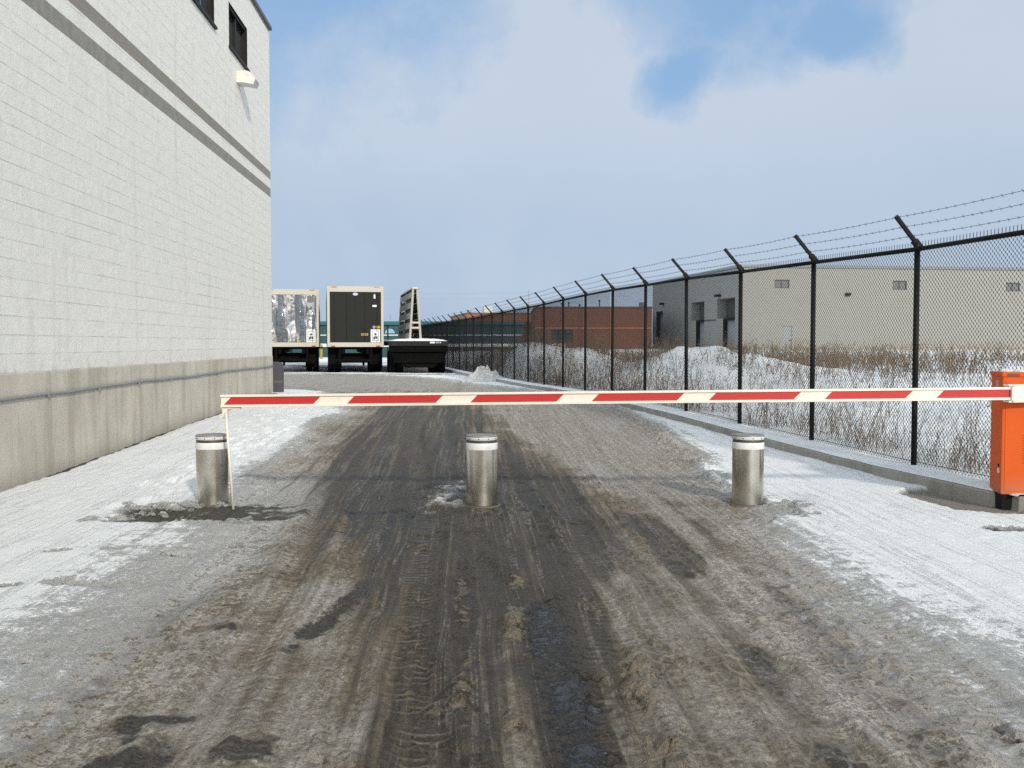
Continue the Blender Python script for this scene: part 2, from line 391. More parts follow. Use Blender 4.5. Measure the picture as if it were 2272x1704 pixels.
    wstrip = (1 - sstep(wd + (n2 - .5) * .05, .12, .16)) * (Y < 23.2)
    snow = snow * (1 - wstrip); dark += .3 * wstrip; patch = np.maximum(patch, 1.2 * wstrip)
    bare = gut
    depth = .040 * sstep(snow + (n3 - .5) * .25, .30, .62) * (1 - gut)
    # ground rises a little to the snow along the building and kerb
    z = gz(Y) + depth
    z += .07 * np.exp(-((Y - 22.5) / 2.5) ** 2) * sstep(-X, 4.6, 5.6)
    slush = 1 - np.clip(snow, 0, 1)
    drk = np.clip(dark, 0, 1)
    U = X + .07 * Y
    z += (fbm(U * 7, Y * .8, 3, 5) - .5) * .03 * slush
    z += (fbm(X * 11, Y * 9, 4, 31) - .5) * .034 * (.35 + .65 * slush) * (1 - .8 * np.clip(pud, 0, 1)) * (1 - .45 * drk)
    z += (fbm(X * 2.2, Y * 1.2, 4, 33) - .5) * .035 * np.clip(snow, 0, 1) * (1 - gut)
    cz = fbm(X * 15, Y * 12, 4, 91); z += .022 * sstep(cz, .54, .72) * slush * sstep(n2, .38, .6) * (1 - np.clip(pud, 0, 1)) * np.exp(-((X - .1) / 1.6) ** 2)
    frost = sstep(np.abs(X + .1 - .03 * Y), .95, 2.3) * (1 - .6 * sstep(Y, 8.5, 12)) * (1 - sstep(Y, 20, 25))
    clod = (.35 + .9 * sstep(fbm(X * 4, Y * 2.2, 3, 181), .38, .6)) * np.clip(.72 * streak(X, Y, [(2.6, .03), (4.2, .0), (5.2, .02), (6.0, .05)], .075) + .9 * streak(X, Y, [(2.6, .52), (4, .54), (6.2, .60)], .11) + .6 * streak(X, Y, [(2.6, -.13), (4.5, -.22), (6, -.3)], .07) + .45 * streak(X, Y, [(2.6, -.62), (4.5, -.8), (7, -1.15)], .10) + .35 * streak(X, Y, [(2.6, 1.55), (5, 1.5), (8, 1.5)], .12), 0, 1)
    cz3 = fbm(X * 15, Y * 13, 4, 171); z += .030 * clod * sstep(cz3, .46, .66)
    for pts_, k in ((TR, 1.), ([(2.6, .38), (5, .45), (9, .5), (16, .2)], .8), ([(2.6, 1.12), (6.6, 1.06), (12, 1.0)], .9), ([(2.6, -1.1), (6, -1.3), (12, -2.0)], .8), ([(2.6, 1.75), (6, 1.85), (9, 1.95)], .6)):
        c = np.interp(Y, [p[0] for p in pts_], [p[1] for p in pts_]); q = (X - c) / .12
        z += k * (-.018 * np.exp(-q ** 4) + .016 * np.exp(-((np.abs(q) - 1.35) / .28) ** 2) * (.3 + 1.4 * n3)) * slush
    rl = np.exp(-((X - Rb + .05 * (n2 - .5)) / .17) ** 2) * sstep(Y, 8.5, 10) * (1 - sstep(Y, 20, 24))
    cz2 = fbm(X * 10, Y * 7, 3, 55); z += .045 * rl * sstep(cz2, .48, .68)
    snow = np.clip(snow - .5 * rl * sstep(.52 - cz2, 0, .1), 0, 2)
    z -= .012 * np.clip(pud, 0, 1)
    for k in (.0, 1.0):
        c = np.interp(Y, [2.6, 10, 20], [1.9 + k * .35, 2.3 + k * .5, 2.4 + k * .5]); z += .012 * np.exp(-((X - c) / .035) ** 2)
    # footprints in the snow by the building
    rr = random.Random(5)
    for trail in range(5):
        x0 = rr.uniform(-4.3, -2.9); y0 = rr.uniform(8, 10); dx = rr.uniform(-.12, .06)
        for k in range(17):
            fy = y0 + k * .62 + rr.uniform(-.1, .1); fx = x0 + dx * k * .62 + (.11 if k % 2 else -.11) - .02 * (fy - 9)
            if fy > 21: continue
            if fx < -4.5: fx += .5
            a = ((X - fx) / .065) ** 2 + ((Y - fy) / .16) ** 2
            z += np.where(a < 9, (-.030 * np.exp(-a) + .012 * np.exp(-((np.sqrt(a) - 1.5) / .35) ** 2)) * np.clip(snow, 0, 1), 0)
    tread = np.exp(-((X - np.interp(Y, [p[0] for p in TR], [p[1] for p in TR])) / .10) ** 4)
    tread = np.maximum(tread, .8 * np.exp(-((X - np.interp(Y, [2.6, 5, 9], [-.78, -1.2, -1.7])) / .11) ** 4))
    tread = np.maximum(tread, .7 * np.exp(-((X - np.interp(Y, [2.6, 5, 9], [.38, .45, .5])) / .10) ** 4))
    tread = np.maximum(tread, .6 * np.exp(-((X - np.interp(Y, [2.6, 6, 9], [1.75, 1.85, 1.95])) / .10) ** 4))
    tread *= 1 - np.clip(pud, 0, 1); tread = tread * (1 - .8 * clod)
    z += .006 * tread * np.sin(2 * np.pi * (Y + .05 * np.abs(((X * 6) % 1) - .5)) / .068) * (Y < 7) * sstep(n2, .35, .5)
    honey = sstep(X, .45, .65) * (1 - sstep(X, 1.7, 2.1)) * (1 - sstep(Y, 6, 8))
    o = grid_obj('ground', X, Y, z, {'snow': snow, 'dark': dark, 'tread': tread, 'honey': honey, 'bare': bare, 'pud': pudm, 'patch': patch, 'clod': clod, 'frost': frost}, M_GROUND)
    tag(o, kind='structure')
build_yard()

# ------------------------------------------------------------------ snow field beyond the fence
def snow_mat(g):
    o = g.obj(); n = g.noise(o, 2.2, 6, .6); n2 = g.noise(o, 19., 4, .65); n3 = g.noise(o, .35, 4, .6)
    c = g.mix(g.ss(n, .3, .7), (.74, .755, .775), (.83, .84, .85))
    lit = g.m('MULTIPLY', g.ss(g.m('ADD', n2, g.m('MULTIPLY', g.m('SUBTRACT', n3, .5), .8)), .60, .74), g.attr('litter'))
    c = g.mix(lit, c, g.mix(n, (.12, .09, .06), (.22, .17, .12)))
    return {'Base Color': c, 'Normal': g.bump(g.m('ADD', n2, g.m('MULTIPLY', n, 2.)), .05, .8)}
M_SNOW = mat('field_snow', snow_mat, rough=.85)
MOUNDS = [(5.0, 30, .62, 1.9, 3.0), (6.6, 29, .45, 2.2, 3.0), (.5, 38, .80, 1.1, 2.6), (2.4, 36, .80, 2.0, 3.4), (-.9, 43, .75, 1.1, 3.5), (8.5, 27, .30, 2.6, 3.5), (9, 17, .16, 1.5, 2.2), (13, 22, .2, 3, 3)]
def field_z(X, Y):
    X = np.asarray(X, float); Y = np.asarray(Y, float)
    f = X - fenceX(Y)
    zf = np.interp(Y, [8, 14, 25, 60, 95, 140], [.12, .16, .27, .50, .70, .80])
    for cx, cy, h, sx, sy in MOUNDS: zf = zf + h * np.exp(-((X - cx) / sx) ** 2 - ((Y - cy) / sy) ** 2)
    zf = zf + (fbm(X * .8, Y * .8, 5, 60) - .5) * .30 * sstep(f, .3, 3) + (fbm(X * 2.4, Y * 2.0, 4, 65) - .5) * .22 * sstep(f, .3, 2)
    k = sstep(f, .15, 1.4)
    z = (bz(Y) + .018) * (1 - k) + np.maximum(zf, bz(Y) * .6) * k
    return z + (fbm(X * 5, Y * 3, 3, 71) - .5) * .03
def build_field():
    fs = [0, .02, .05, .09, .14, .2, .26, .32, .38] + spaced(.45, 150, .09, .035)
    ys = spaced(8.20, 150, .05, .011)
    Fm, Y = np.meshgrid(np.array(fs), np.array(ys))
    X = kerbX(Y) + .012 + Fm + (fbm(Y * 3, Fm * 0, 3, 80) - .5) * .03 * (Fm < .01)
    Z = field_z(X, Y)
    Z = np.where(Fm < .01, bz(Y) + .004, Z)
    far = sstep(Y, 100, 140)
    lit = np.clip(1.0 * np.exp(-((X - 3) / 5) ** 2 - ((Y - 34) / 9) ** 2) + .35 + .6 * np.exp(-((X - fenceX(Y) - .8) / 1.0) ** 2) + .5 * sstep(Y, 34, 50), 0, 1) * sstep(X - fenceX(Y), -.1, .2)
    o = grid_obj('snow_field', X, Y, Z, {'litter': lit}, M_SNOW); tag(o, kind='structure')
build_field()
mb = MB(); mb.add([(-3500, 120, -.4), (3500, 120, -.4), (3500, 6000, -.4), (-3500, 6000, -.4), (-3500, -500, -.4), (3500, -500, -.4)], [(0, 1, 2, 3), (4, 5, 1, 0)])
M_FAR = mat('far_snow', lambda g: {'Base Color': g.mix(g.ss(g.noise(g.obj(), .01, 5), .4, .65), (.72, .74, .77), (.35, .32, .29))}, rough=.9)
tag(mb.build('terrain', M_FAR), kind='structure')

# ------------------------------------------------------------------ kerb
def conc_mat(base, sc=3.):
    def fn(g):
        o = g.obj(); n = g.noise(o, sc, 6, .65); n2 = g.noise(o, 60., 4, .7)
        st = g.noise(g.vmul(o, (1.6, 1.6, .22)), 2.2, 5, .6)
        c = g.mix(g.ss(n, .3, .72), base, tuple(x * .80 for x in base))
        c = g.mix(g.m('MULTIPLY', g.ss(st, .47, .66), .65), c, (base[0] * .62, base[1] * .60, base[2] * .55))
        c = g.mix(g.m('MULTIPLY', g.ss(g.noise(g.vmul(o, (2, 2, .3)), 4.1, 3), .62, .74), .35), c, tuple(min(1, x * 1.22) for x in base))
        c = g.mix(g.m('MULTIPLY', g.ss(n2, .62, .75), .3), c, tuple(x * .55 for x in base))
        return {'Base Color': c, 'Normal': g.bump(g.m('ADD', n2, n), .012, .7)}
    return mat('concrete', fn, rough=.85)
M_KERB = conc_mat((.34, .315, .28))
mb = MB()
pts = []
for Y in [62, 50, 42, 36, 31, 27, 24, 21, 19, 17, 15.5, 14, 12.8, 11.8, 11, 10.3, 9.7, 9.2, 8.8, 8.55]:
    x = float(kerbX(Y)); pts.append((x, Y, float(bz(Y))))
pts += [(4.17, 8.38, .13), (4.22, 8.24, .13), (4.34, 8.17, .13), (4.7, 8.14, .13), (12, 8.0, .13)]
n = len(pts); vs = []
for i, (x, y, z) in enumerate(pts):
    a = Vector(pts[max(0, i - 1)][:2]); b = Vector(pts[min(n - 1, i + 1)][:2]); d = (b - a).normalized(); nr = Vector((-d.y, d.x))   # left of travel = towards the field
    p = Vector((x, y)); q = p + nr * .16; m1 = p + nr * .012
    lo = float(gz(y)) - .12
    vs += [(p.x - nr.x * .015, p.y - nr.y * .015, lo), (p.x, p.y, z - .018), (m1.x, m1.y, z), (q.x, q.y, z), (q.x, q.y, lo)]
fs = [(i * 5 + k, i * 5 + k + 1, i * 5 + 5 + k + 1, i * 5 + 5 + k) for i in range(n - 1) for k in range(4)]
mb.add(vs, fs)
tag(mb.build('kerb', M_KERB), kind='structure')

# ------------------------------------------------------------------ white block building
TH = 0.0569
BO = Vector((-5.635, 23.40, 0))
def bh(px, py): return on_wall(px, py, BO, TH, 'y')
z_roof = bh(608.6, 85.4)[1]; z_b0 = bh(602.8, 440)[1]; z_b1 = bh(603, 421)[1]; z_b2 = bh(603.5, 402)[1]; z_b3 = bh(604, 385)[1]
ZP = bh(599.5, 789.7)[1]
COURSE = (z_b0 - ZP) / 20.0
def block_mat(g):
    o = g.obj(); X, Y, Z = g.xyz(o)
    A = g.m('ADD', Y, X)                                           # runs along either face
    zc = g.m('DIVIDE', g.m('SUBTRACT', Z, ZP), COURSE)
    row = g.m('FLOOR', zc); fz = g.m('FRACT', zc)
    ya = g.m('ADD', g.m('DIVIDE', A, COURSE * 2), g.m('MULTIPLY', g.m('MODULO', row, 2.), .5)); fy = g.m('FRACT', ya)
    brk = g.noise(g.vec(g.m('MULTIPLY', A, .9), g.m('MULTIPLY', row, 3.7), 0.), 1.6, 4, .6)
    jz = g.m('MINIMUM', fz, g.m('SUBTRACT', 1., fz)); jy = g.m('MINIMUM', fy, g.m('SUBTRACT', 1., fy))
    hz = g.m('SUBTRACT', 1., g.ss(jz, .015, .05)); hy = g.m('SUBTRACT', 1., g.ss(jy, .010, .022))
    rnd = g.noise(g.vec(g.m('FLOOR', ya), row, 0.), 3.3, 1)
    n = g.noise(o, 26., 6, .72); n2 = g.noise(o, 6., 5, .6); n3 = g.noise(o, .5, 4)
    c = g.mix(g.ss(n2, .3, .7), (.755, .737, .70), (.825, .808, .772))
    c = g.mix(g.m('MULTIPLY', rnd, .12), c, (.62, .60, .55))
    c = g.mix(g.m('MULTIPLY', hz, g.ss(brk, .36, .62, .06, .40)), c, (.32, .30, .28))
    c = g.mix(g.m('MULTIPLY', hy, g.ss(brk, .48, .64, 0., .35)), c, (.92, .91, .88))
    st = g.noise(g.vmul(o, (1, 1.3, .12)), 2.5, 5)
    c = g.mix(g.m('MULTIPLY', g.ss(st, .54, .72), .22), c, (.47, .44, .38))
    edge = g.m('ADD', Z, g.m('MULTIPLY', g.m('SUBTRACT', n2, .5), .12))
    c = g.mix(g.m('MULTIPLY', g.m('SUBTRACT', 1., g.ss(edge, ZP + .0, ZP + .28)), g.ss(n2, .42, .7, 0., .45)), c, (.36, .33, .28))
    ed = g.m('MULTIPLY', g.m('SUBTRACT', n, .5), .02)
    ze = g.m('ADD', Z, ed)
    def bandf(a, b): return g.m('MULTIPLY', g.m('GREATER_THAN', ze, a), g.m('LESS_THAN', ze, b))
    bc = g.mix(g.ss(n2, .35, .65), (.235, .225, .205), (.29, .275, .25))
    c = g.mix(bandf(z_b0, z_b1), c, bc); c = g.mix(bandf(z_b2, z_b3), c, g.mix(.5, bc, (.25, .22, .18)))
    h = g.m('SUBTRACT', g.m('ADD', g.m('MULTIPLY', n, .9), g.m('MULTIPLY', n2, .8)), g.m('MULTIPLY', g.m('MULTIPLY', hz, g.ss(brk, .46, .62)), .35))
    return {'Base Color': c, 'Normal': g.bump(h, .012, .7)}
M_BLOCK = mat('painted_block', block_mat, rough=.8)
M_PLINTH = conc_mat((.60, .555, .475), 1.2)
M_FLASH = worn('roof_flashing', (.10, .10, .105), .5)
M_FRAME = worn('bronze_frame', (.012, .011, .011), .5, dirtamt=.06, spec=.2)
M_GLASS = mat('window_glass', lambda g: {'Roughness': .04, 'Normal': g.bump(g.noise(g.obj(), 1.2, 2), .02, .2)}, (.03, .04, .045), .04, 0, .9)
M_WHITE = worn('white_paint', (.72, .70, .65), .45, .08)
M_GREYM = worn('galvanised', (.38, .39, .40), .45, .15, metal=.5)
bld = thing('white_block_building', 'white painted block building with two grey stripes and a concrete base', 'building', BO, TH)
u0, za = bh(507, 3); u1, zb = bh(549, 155); _, zt = bh(549, 65); _, zbot = bh(507, 100)
zb_w = (zb + zbot) / 2; zt_w = (za + zt) / 2; wu = (u0, u1)
u2, zz = bh(475.5, 55); w2 = (u2 - (u1 - u0), u2)
wins = [(wu[0], wu[1], zb_w, zt_w), (w2[0], w2[1], zb_w, zt_w), (w2[0] - 4.6, w2[1] - 4.6, zb_w, zt_w)]
mb = MB()
mb.wall('y', 0, -34, 0, ZP - .05, z_roof, wins, -.16, 0, 1)
mb.add([(-24, 0, ZP - .05), (0, 0, ZP - .05), (0, 0, z_roof), (-24, 0, z_roof)], [(0, 1, 2, 3)])
mb.add([(-24, -34, 0), (0, -34, 0), (0, -34, z_roof), (-24, -34, z_roof)], [(0, 1, 2, 3)])
mb.add([(-24, -34, 0), (-24, 0, 0), (-24, 0, z_roof), (-24, -34, z_roof)], [(0, 1, 2, 3)])
mb.build('wall', [M_BLOCK, M_FRAME], bld)
mb = MB().box(-23.95, .012, -33.95, .012, -.3, ZP, bev=.012); mb.build('concrete_base', M_PLINTH, bld)
mb = MB().box(-24, .0, -34, .0, z_roof - .06, z_roof - .02); rf = mb.build('roof', M_FLASH, bld)
mb = MB().box(-24.05, .06, -34.05, .06, z_roof - .01, z_roof + .07, bev=.01); mb.build('roof_flashing', M_FLASH, bld)
zc0 = bh(1, 885)[1]; zc1 = bh(599.5, 812)[1]; zc = (zc0 + zc1) / 2
mb = MB()
cpts = [(.03, y, zc + .008 * math.sin(y * 1.1) + .004 * math.sin(y * 3.7)) for y in np.arange(-33, 0.02, .5)]
mb.tube(cpts, .016, 8)
for y in np.arange(-32.5, 0, 1.5): mb.box(.008, .05, y - .015, y + .015, zc - .03, zc + .03)
mb.build('conduit', worn('conduit_grey', (.25, .26, .28), .5), bld)
for (a, b, c_, d_) in wins:
    fr = MB(); t = .06
    x0, x1 = -.15, -.03
    fr.box(x0, x1, a, b, c_, c_ + t); fr.box(x0, x1, a, b, d_ - t, d_); fr.box(x0, x1, a, a + t, c_ + t, d_ - t); fr.box(x0, x1, b - t, b, c_ + t, d_ - t)
    mid = (a + b) / 2; fr.box(x0, x1 - .02, mid - .035, mid + .035, c_ + t, d_ - t)
    w = fr.build('window', M_FRAME, bld)
    MB().box(-.13, -.115, a + t, b - t, c_ + t, d_ - t).build('pane', M_GLASS, w)
    MB().box(-.03, .05, a - .04, b + .04, c_ - .05, c_ - .002, bev=.004).build('sill', M_FRAME, w)
# wall light: back box and slanted hood
ul, zl = bh(529, 177)
L = thing('wall_light', 'white wedge shaped light fitting fixed high on the white block wall', 'wall light', BO + Matrix.Rotation(TH, 3, 'Z') @ Vector((0, ul, zl)), TH)
mb = MB(); mb.box(.0, .15, -.20, .16, -.10, .13, bev=.010); mb.build('back_box', M_WHITE, L)
mb = MB(); mb.prism([(.15, .14), (.25, .12), (.37, -.02), (.33, -.13), (.15, -.10)], -.20, .17, plane='xz'); mb.build('hood', M_WHITE, L)
mb = MB(); mb.prism([(.374, -.03), (.334, -.135), (.341, -.139), (.382, -.033)], -.17, .14, plane='xz'); mb.build('lens', mat('lens_glass', None, (.35, .38, .42), .15), L)
# dark guard standing at the far corner
gp = BO + Matrix.Rotation(TH, 3, 'Z') @ Vector((-.26, .32, 0))
mb = MB(); hgt = .80
mb.prism([(-.35, 0), (.35, 0), (.35, hgt - .12), (.31, hgt - .03), (.22, hgt), (-.22, hgt), (-.31, hgt - .03), (-.35, hgt - .12)], -.12, .12)
gd = thing('corner_guard', 'dark grey round shouldered guard block standing behind the white building corner', 'guard', (gp.x + .08, gp.y + .1, .16), TH)
mb.build('guard_block', worn('guard_rubber', (.06, .06, .075), .55), gd)
MB().box(-.352, .352, -.122, .122, .30, .36).build('band', worn('guard_band', (.10, .10, .11), .5), gd)

# ------------------------------------------------------------------ chain link fence
M_FBLK = worn('black_vinyl', (.006, .006, .007), .5, .2, dirtamt=.03, spec=.18)
M_WIRE = mat('chain_wire', None, (.014, .0145, .016), .55, 0, .15)
M_BARB = worn('barbed_steel', (.085, .085, .09), .5, metal=.3, dirtamt=.1)
DY = 2.157; NP = 26
fpos = []
for k in range(-1, 25):
    Y = 10.25 + DY * k
    fpos.append(Vector((float(fenceX(Y)), Y, float(bz(Y)))))
FH = 2.26
fence = thing('chain_link_fence', 'tall black chain link fence topped with barbed wire on slanted arms', 'fence', fpos[0])
o0 = fpos[0]
fd = (Vector((-.1892, 1, 0))).normalized(); fnl = Vector((-fd.y, fd.x, 0))     # towards the road
mb = MB().tube([(0, 0, -.1), (0, 0, FH)], .030, 14); mb.lathe([(.037, FH - .03), (.037, FH + .02), (.025, FH + .045), (0, FH + .05)], 14)
post0 = mb.build('post', M_FBLK, fence)
av = fnl * .255 + Vector((0, 0, .285))
mb = MB(); e1 = av.normalized(); e2 = fd; e3 = e1.cross(e2)
Mx = Matrix((e2, e3, e1)).transposed().to_4x4(); Mx.translation = Vector((0, 0, FH + .02))
mb.box(-.016, .016, -.020, .020, -.03, av.length, bev=.004, M=Mx); mb.box(-.03, .03, -.03, .03, -.05, .06, bev=.006, M=Mx)
arm0 = mb.build('extension_arm', M_FBLK, post0)
posts = [post0]
for p in fpos[1:]:
    c = post0.copy(); col.objects.link(c); c.parent = fence; c.location = p - o0
    a = arm0.copy(); col.objects.link(a); a.parent = c
    c.rotation_euler = (random.uniform(-.006, .006), random.uniform(-.006, .006), random.uniform(-.05, .05))
    posts.append(c)
SP = (fpos[1] - fpos[0]); SPL = Vector((SP.x, SP.y)).length
def link_mesh():
    mb = MB(); p = .025; pz = .05; Hh = FH - .035; z0 = .03
    nw = int(SPL / p)
    V = []; Fc = []
    for k in range(nw):
        xc = (k + .5) * p; ph = k % 2; pts_ = []
        nseg = int((Hh - z0) / (pz / 2))
        for i in range(nseg + 1):
            s_ = 1 if (i + ph) % 2 else -1
            for dz in (-.005, .005):
                pts_.append((xc + s_ * (p / 2 + .0015), s_ * .0020 + (dz * .3), z0 + i * pz / 2 + dz))
        r = .0024; b0 = len(V)
        for (x, y, z) in pts_:
            for (cx, cy) in ((r, 0), (-r * .5, r * .87), (-r * .5, -r * .87)): V.append((x + cx, y + cy, z))
        for i in range(len(pts_) - 1):
            for q in range(3):
                q2 = (q + 1) % 3
                Fc.append((b0 + i * 3 + q, b0 + i * 3 + q2, b0 + i * 3 + 3 + q2, b0 + i * 3 + 3 + q))
        # twisted spike above the rail
        xs_ = xc + (p / 2)
        for dx in ((-.004, .004) if k % 2 else ()):
            b0 = len(V); r = .0019
            for (x, z) in ((xs_, FH - .05), (xs_ + dx, FH + .042)):
                for (cx, cy) in ((r, 0), (-r * .5, r * .87), (-r * .5, -r * .87)): V.append((x + cx, cy, z))
            for q in range(3): q2 = (q + 1) % 3; Fc.append((b0 + q, b0 + q2, b0 + 3 + q2, b0 + 3 + q))
    me = bpy.data.meshes.new('mesh_panel'); me.from_pydata(V, [], Fc); me.materials.append(M_WIRE)
    me.polygons.foreach_set('use_smooth', [True] * len(Fc)); me.update()
    return me
me = link_mesh()
rail_me = None
for i in range(len(fpos) - 1):
    a, b = fpos[i], fpos[i + 1]; d = b - a
    o = bpy.data.objects.new('mesh_panel', me); col.objects.link(o); o.parent = fence
    o.location = a - o0 - fnl * (-.035)
    az = math.atan2(d.y, d.x); slope = d.z / Vector((d.x, d.y)).length
    sh = Matrix(((1, 0, 0, 0), (0, 1, 0, 0), (slope, 0, 1, 0), (0, 0, 0, 1)))
    o.rotation_euler = (0, -math.atan(slope), az)
    mb = MB(); up = Vector((0, 0, FH - .025)); q = (b - a)
    mb.tube([Vector((0, 0, 0)), q], .0245, 10)
    mb.build('top_rail', M_FBLK, fence, loc=a - o0 + up)
    mb = MB(); mb.tube([fnl * .036, q + fnl * .036], .003, 6); mb.build('tension_wire', M_FBLK, fence, loc=a - o0 + Vector((0, 0, .06)))
for w, tt in enumerate((.30, .62, .95)):
    mb = MB(); base = Vector((0, 0, FH + .02)) + av * tt + e3 * (-.0)
    pl = []
    for i in range(len(fpos) - 1):
        a, b = fpos[i] - o0 + base, fpos[i + 1] - o0 + base
        for k in range(6):
            t = k / 6; sag = -.012 * 4 * t * (1 - t)
            pl.append(a.lerp(b, t) + Vector((0, 0, sag)))
    pl.append(fpos[-1] - o0 + base)
    mb.tube(pl, .0024, 4, cap=False)
    rr = random.Random(w)
    for i in range(13):                                     # barbs on the nearer spans
        a, b = fpos[i] - o0 + base, fpos[i + 1] - o0 + base
        for k in range(17):
            t = (k + .5) / 17; p = a.lerp(b, t) + Vector((0, 0, -.012 * 4 * t * (1 - t)))
            for s_ in (1, -1):
                v = (Vector((0, 0, 1)) * s_ * rr.uniform(.6, 1) + fnl * rr.uniform(-1, 1) + fd * .4 * s_).normalized() * .020
                mb.tube([p - v * .7, p + v], .0018, 3, cap=False)
    mb.build('barbed_wire', M_BARB, fence)

# ------------------------------------------------------------------ bollards
def steel_mat(g):
    o = g.obj(); n = g.noise(g.vmul(o, (1, 1, 60)), 5., 4); n2 = g.noise(o, 9., 5, .65); Z = g.xyz(o)[2]
    c = g.mix(g.ss(n2, .35, .7), (.68, .64, .57), (.57, .54, .48))
    dirt = g.m('MULTIPLY', g.m('SUBTRACT', 1., g.ss(g.m('ADD', Z, g.m('MULTIPLY', n2, .12)), .03, .2)), .6)
    c = g.mix(dirt, c, (.22, .20, .17))
    return {'Base Color': c, 'Metallic': 1., 'Roughness': g.m('ADD', .17, g.m('ADD', g.m('MULTIPLY', n, .08), g.m('MULTIPLY', dirt, .3))),
            'Anisotropic': .25, 'Anisotropic Rotation': .25}
M_STEEL = mat('brushed_steel', steel_mat)
M_REFL = worn('reflective_tape', (.74, .75, .76), .35, .06, 14, dirtamt=.3, dirt=(.42, .41, .40))
M_DKM = worn('dark_cap_metal', (.10, .095, .09), .45, metal=.6)
M_DIRTM = worn('flange_metal', (.13, .115, .095), .7, dirtamt=.5, spec=.2)
def bollard(px, py, label):
    p = on_z(px, py); p.y += .137; p.x *= (p.y) / (p.y - .137)
    t = thing('steel_bollard', label, 'bollard', p, group='retractable bollards across the lane')
    return t
b_l = bollard(472, 1124, 'steel bollard in the dark bare patch, beside the thin white support rod')
MB().lathe([(.1355, -.06), (.1355, .49)], 48).build('tube', M_STEEL, b_l)
MB().lathe([(.1365, .488), (.137, .49), (.137, .544), (.1365, .546)], 48).build('reflective_band', M_REFL, b_l)
MB().lathe([(.131, .54), (.131, .575)], 48).build('groove', M_DKM, b_l)
mb = MB().lathe([(.131, .568), (.1365, .570), (.1365, .597)], 48); mb.build('white_ring', M_REFL, b_l)
mb = MB().lathe([(.1365, .596), (.138, .598), (.138, .604), (.134, .610), (.11, .612), (.105, .607), (0, .607)], 48)
cap = mb.build('cap', worn('cap_metal', (.30, .29, .27), .5, .15, 9, metal=.5, dirtamt=.4), b_l)
for k in range(10):
    a = k * math.pi / 5 + .15; c_, s_ = math.cos(a), math.sin(a)
    MB().tube([(c_ * .134, s_ * .134, .583), (c_ * .1395, s_ * .1395, .583)], .005, 8).build('rim_screw', M_DKM, b_l)
MB().lathe([(.137, .0), (.137, .008), (.163, .006), (.167, .0), (.167, -.05)], 40).build('base_flange', M_DIRTM, b_l)
bls = [b_l]
for (px, py, lab) in ((1069, 1125.5, 'steel bollard standing in the middle of the slushy lane'), (1658.5, 1123.5, 'steel bollard in the light snow between the lane and the kerb')):
    c = copy_tree(b_l); p = on_z(px, py); p.y += .137; p.x *= p.y / (p.y - .137); c.location = p; c['label'] = lab; c.rotation_euler.z = px * .01; bls.append(c)

# ------------------------------------------------------------------ barrier gate
M_CREAM = worn('cream_paint', (.74, .70, .615), .45, .10, 5, dirtamt=.30, dirt=(.38, .34, .28), spec=.3)
M_RED = mat('red_reflective', lambda g: {'Base Color': g.mix(g.noise(g.obj(), 2.0, 4), (.52, .022, .020), (.42, .016, .018)), 'Roughness': .38}, (.5, .02, .02), .38)
def orange_fn(g):
    o = g.obj(); n = g.noise(o, 3., 5); n2 = g.noise(o, 30., 4, .7); Z = g.xyz(o)[2]
    c = g.mix(n, (.62, .098, .010), (.55, .082, .009))
    c = g.mix(g.m('MULTIPLY', g.ss(n2, .64, .74), .35), c, (.30, .13, .07))
    c = g.mix(g.m('MULTIPLY', g.m('SUBTRACT', 1., g.ss(g.m('ADD', Z, g.m('MULTIPLY', n, .2)), .06, .32)), .4), c, (.33, .20, .14))
    return {'Base Color': c, 'Roughness': g.m('ADD', .45, g.m('MULTIPLY', n2, .2)), 'Normal': g.bump(n, .004, .4), 'Specular IOR Level': .2}
M_ORANGE = mat('orange_paint', orange_fn)
M_BLACK = mat('black_rubber_and_shade', None, (.006, .006, .007), .7, 0, .15)
gate = thing('barrier_gate', 'red and white barrier arm across the lane with orange cabinet and thin drop rod', 'barrier', (0, 8.25, 0))
go = Vector((0, 8.25, 0))
BX, BY = 4.095, 8.30
cabr = R(-9)
CW, CD, CZ0, CZ1 = .42, .30, .135, 1.15
ce = bpy.data.objects.new('cabinet', None)
def C(loc, rz):  # matrix for the cabinet frame: front-left-bottom corner
    return Matrix.Translation(loc) @ Matrix.Rotation(rz, 4, 'Z')
bpy.data.objects.remove(ce)
mb = MB().box(0, CW, 0, CD, 0, CZ1 - CZ0, bev=.012)
cab = mb.build('cabinet', M_ORANGE, gate, loc=Vector((BX, BY, CZ0)) - go, rot=(0, 0, cabr))
MB().box(.025, CW - .012, -.004, .02, .03, CZ1 - CZ0 - .06, bev=.003).build('front_panel', M_ORANGE, cab)
mb = MB().box(-.008, CW + .008, -.010, CD + .008, CZ1 - CZ0 - .028, CZ1 - CZ0 + .012, bev=.008); mb.build('lid', M_ORANGE, cab)
mb = MB(); zv = CZ1 - CZ0 - .52
for k in range(12): mb.box(.165, CW - .03, -.0085, -.002, zv - k * .021, zv - k * .021 + .007, bev=.002)
mb.build('louvres', worn('louvre_orange', (.42, .05, .010), .45), cab)
mb = MB().box(-.004, .004, .10, .16, CZ1 - CZ0 - .17, CZ1 - CZ0 - .06); mb.build('rating_plate', worn('plate_silver', (.40, .34, .33), .4, .3, 60), cab)
mb = MB().tube([(-.007, .06, .24), (.006, .06, .24)], .012, 12); mb.build('lock', M_BLACK, cab)
mb = MB().box(-.006, .004, .045, .075, .175, .215); mb.build('lock_tag', M_CREAM, cab)
mb = MB().box(.03, .13, -.011, -.006, CZ1 - CZ0 - .045 + .02, CZ1 - CZ0 - .02 + .02); mb.build('name_strip', worn('strip_dark', (.16, .05, .03), .5, .3, 90), cab)
mb = MB()
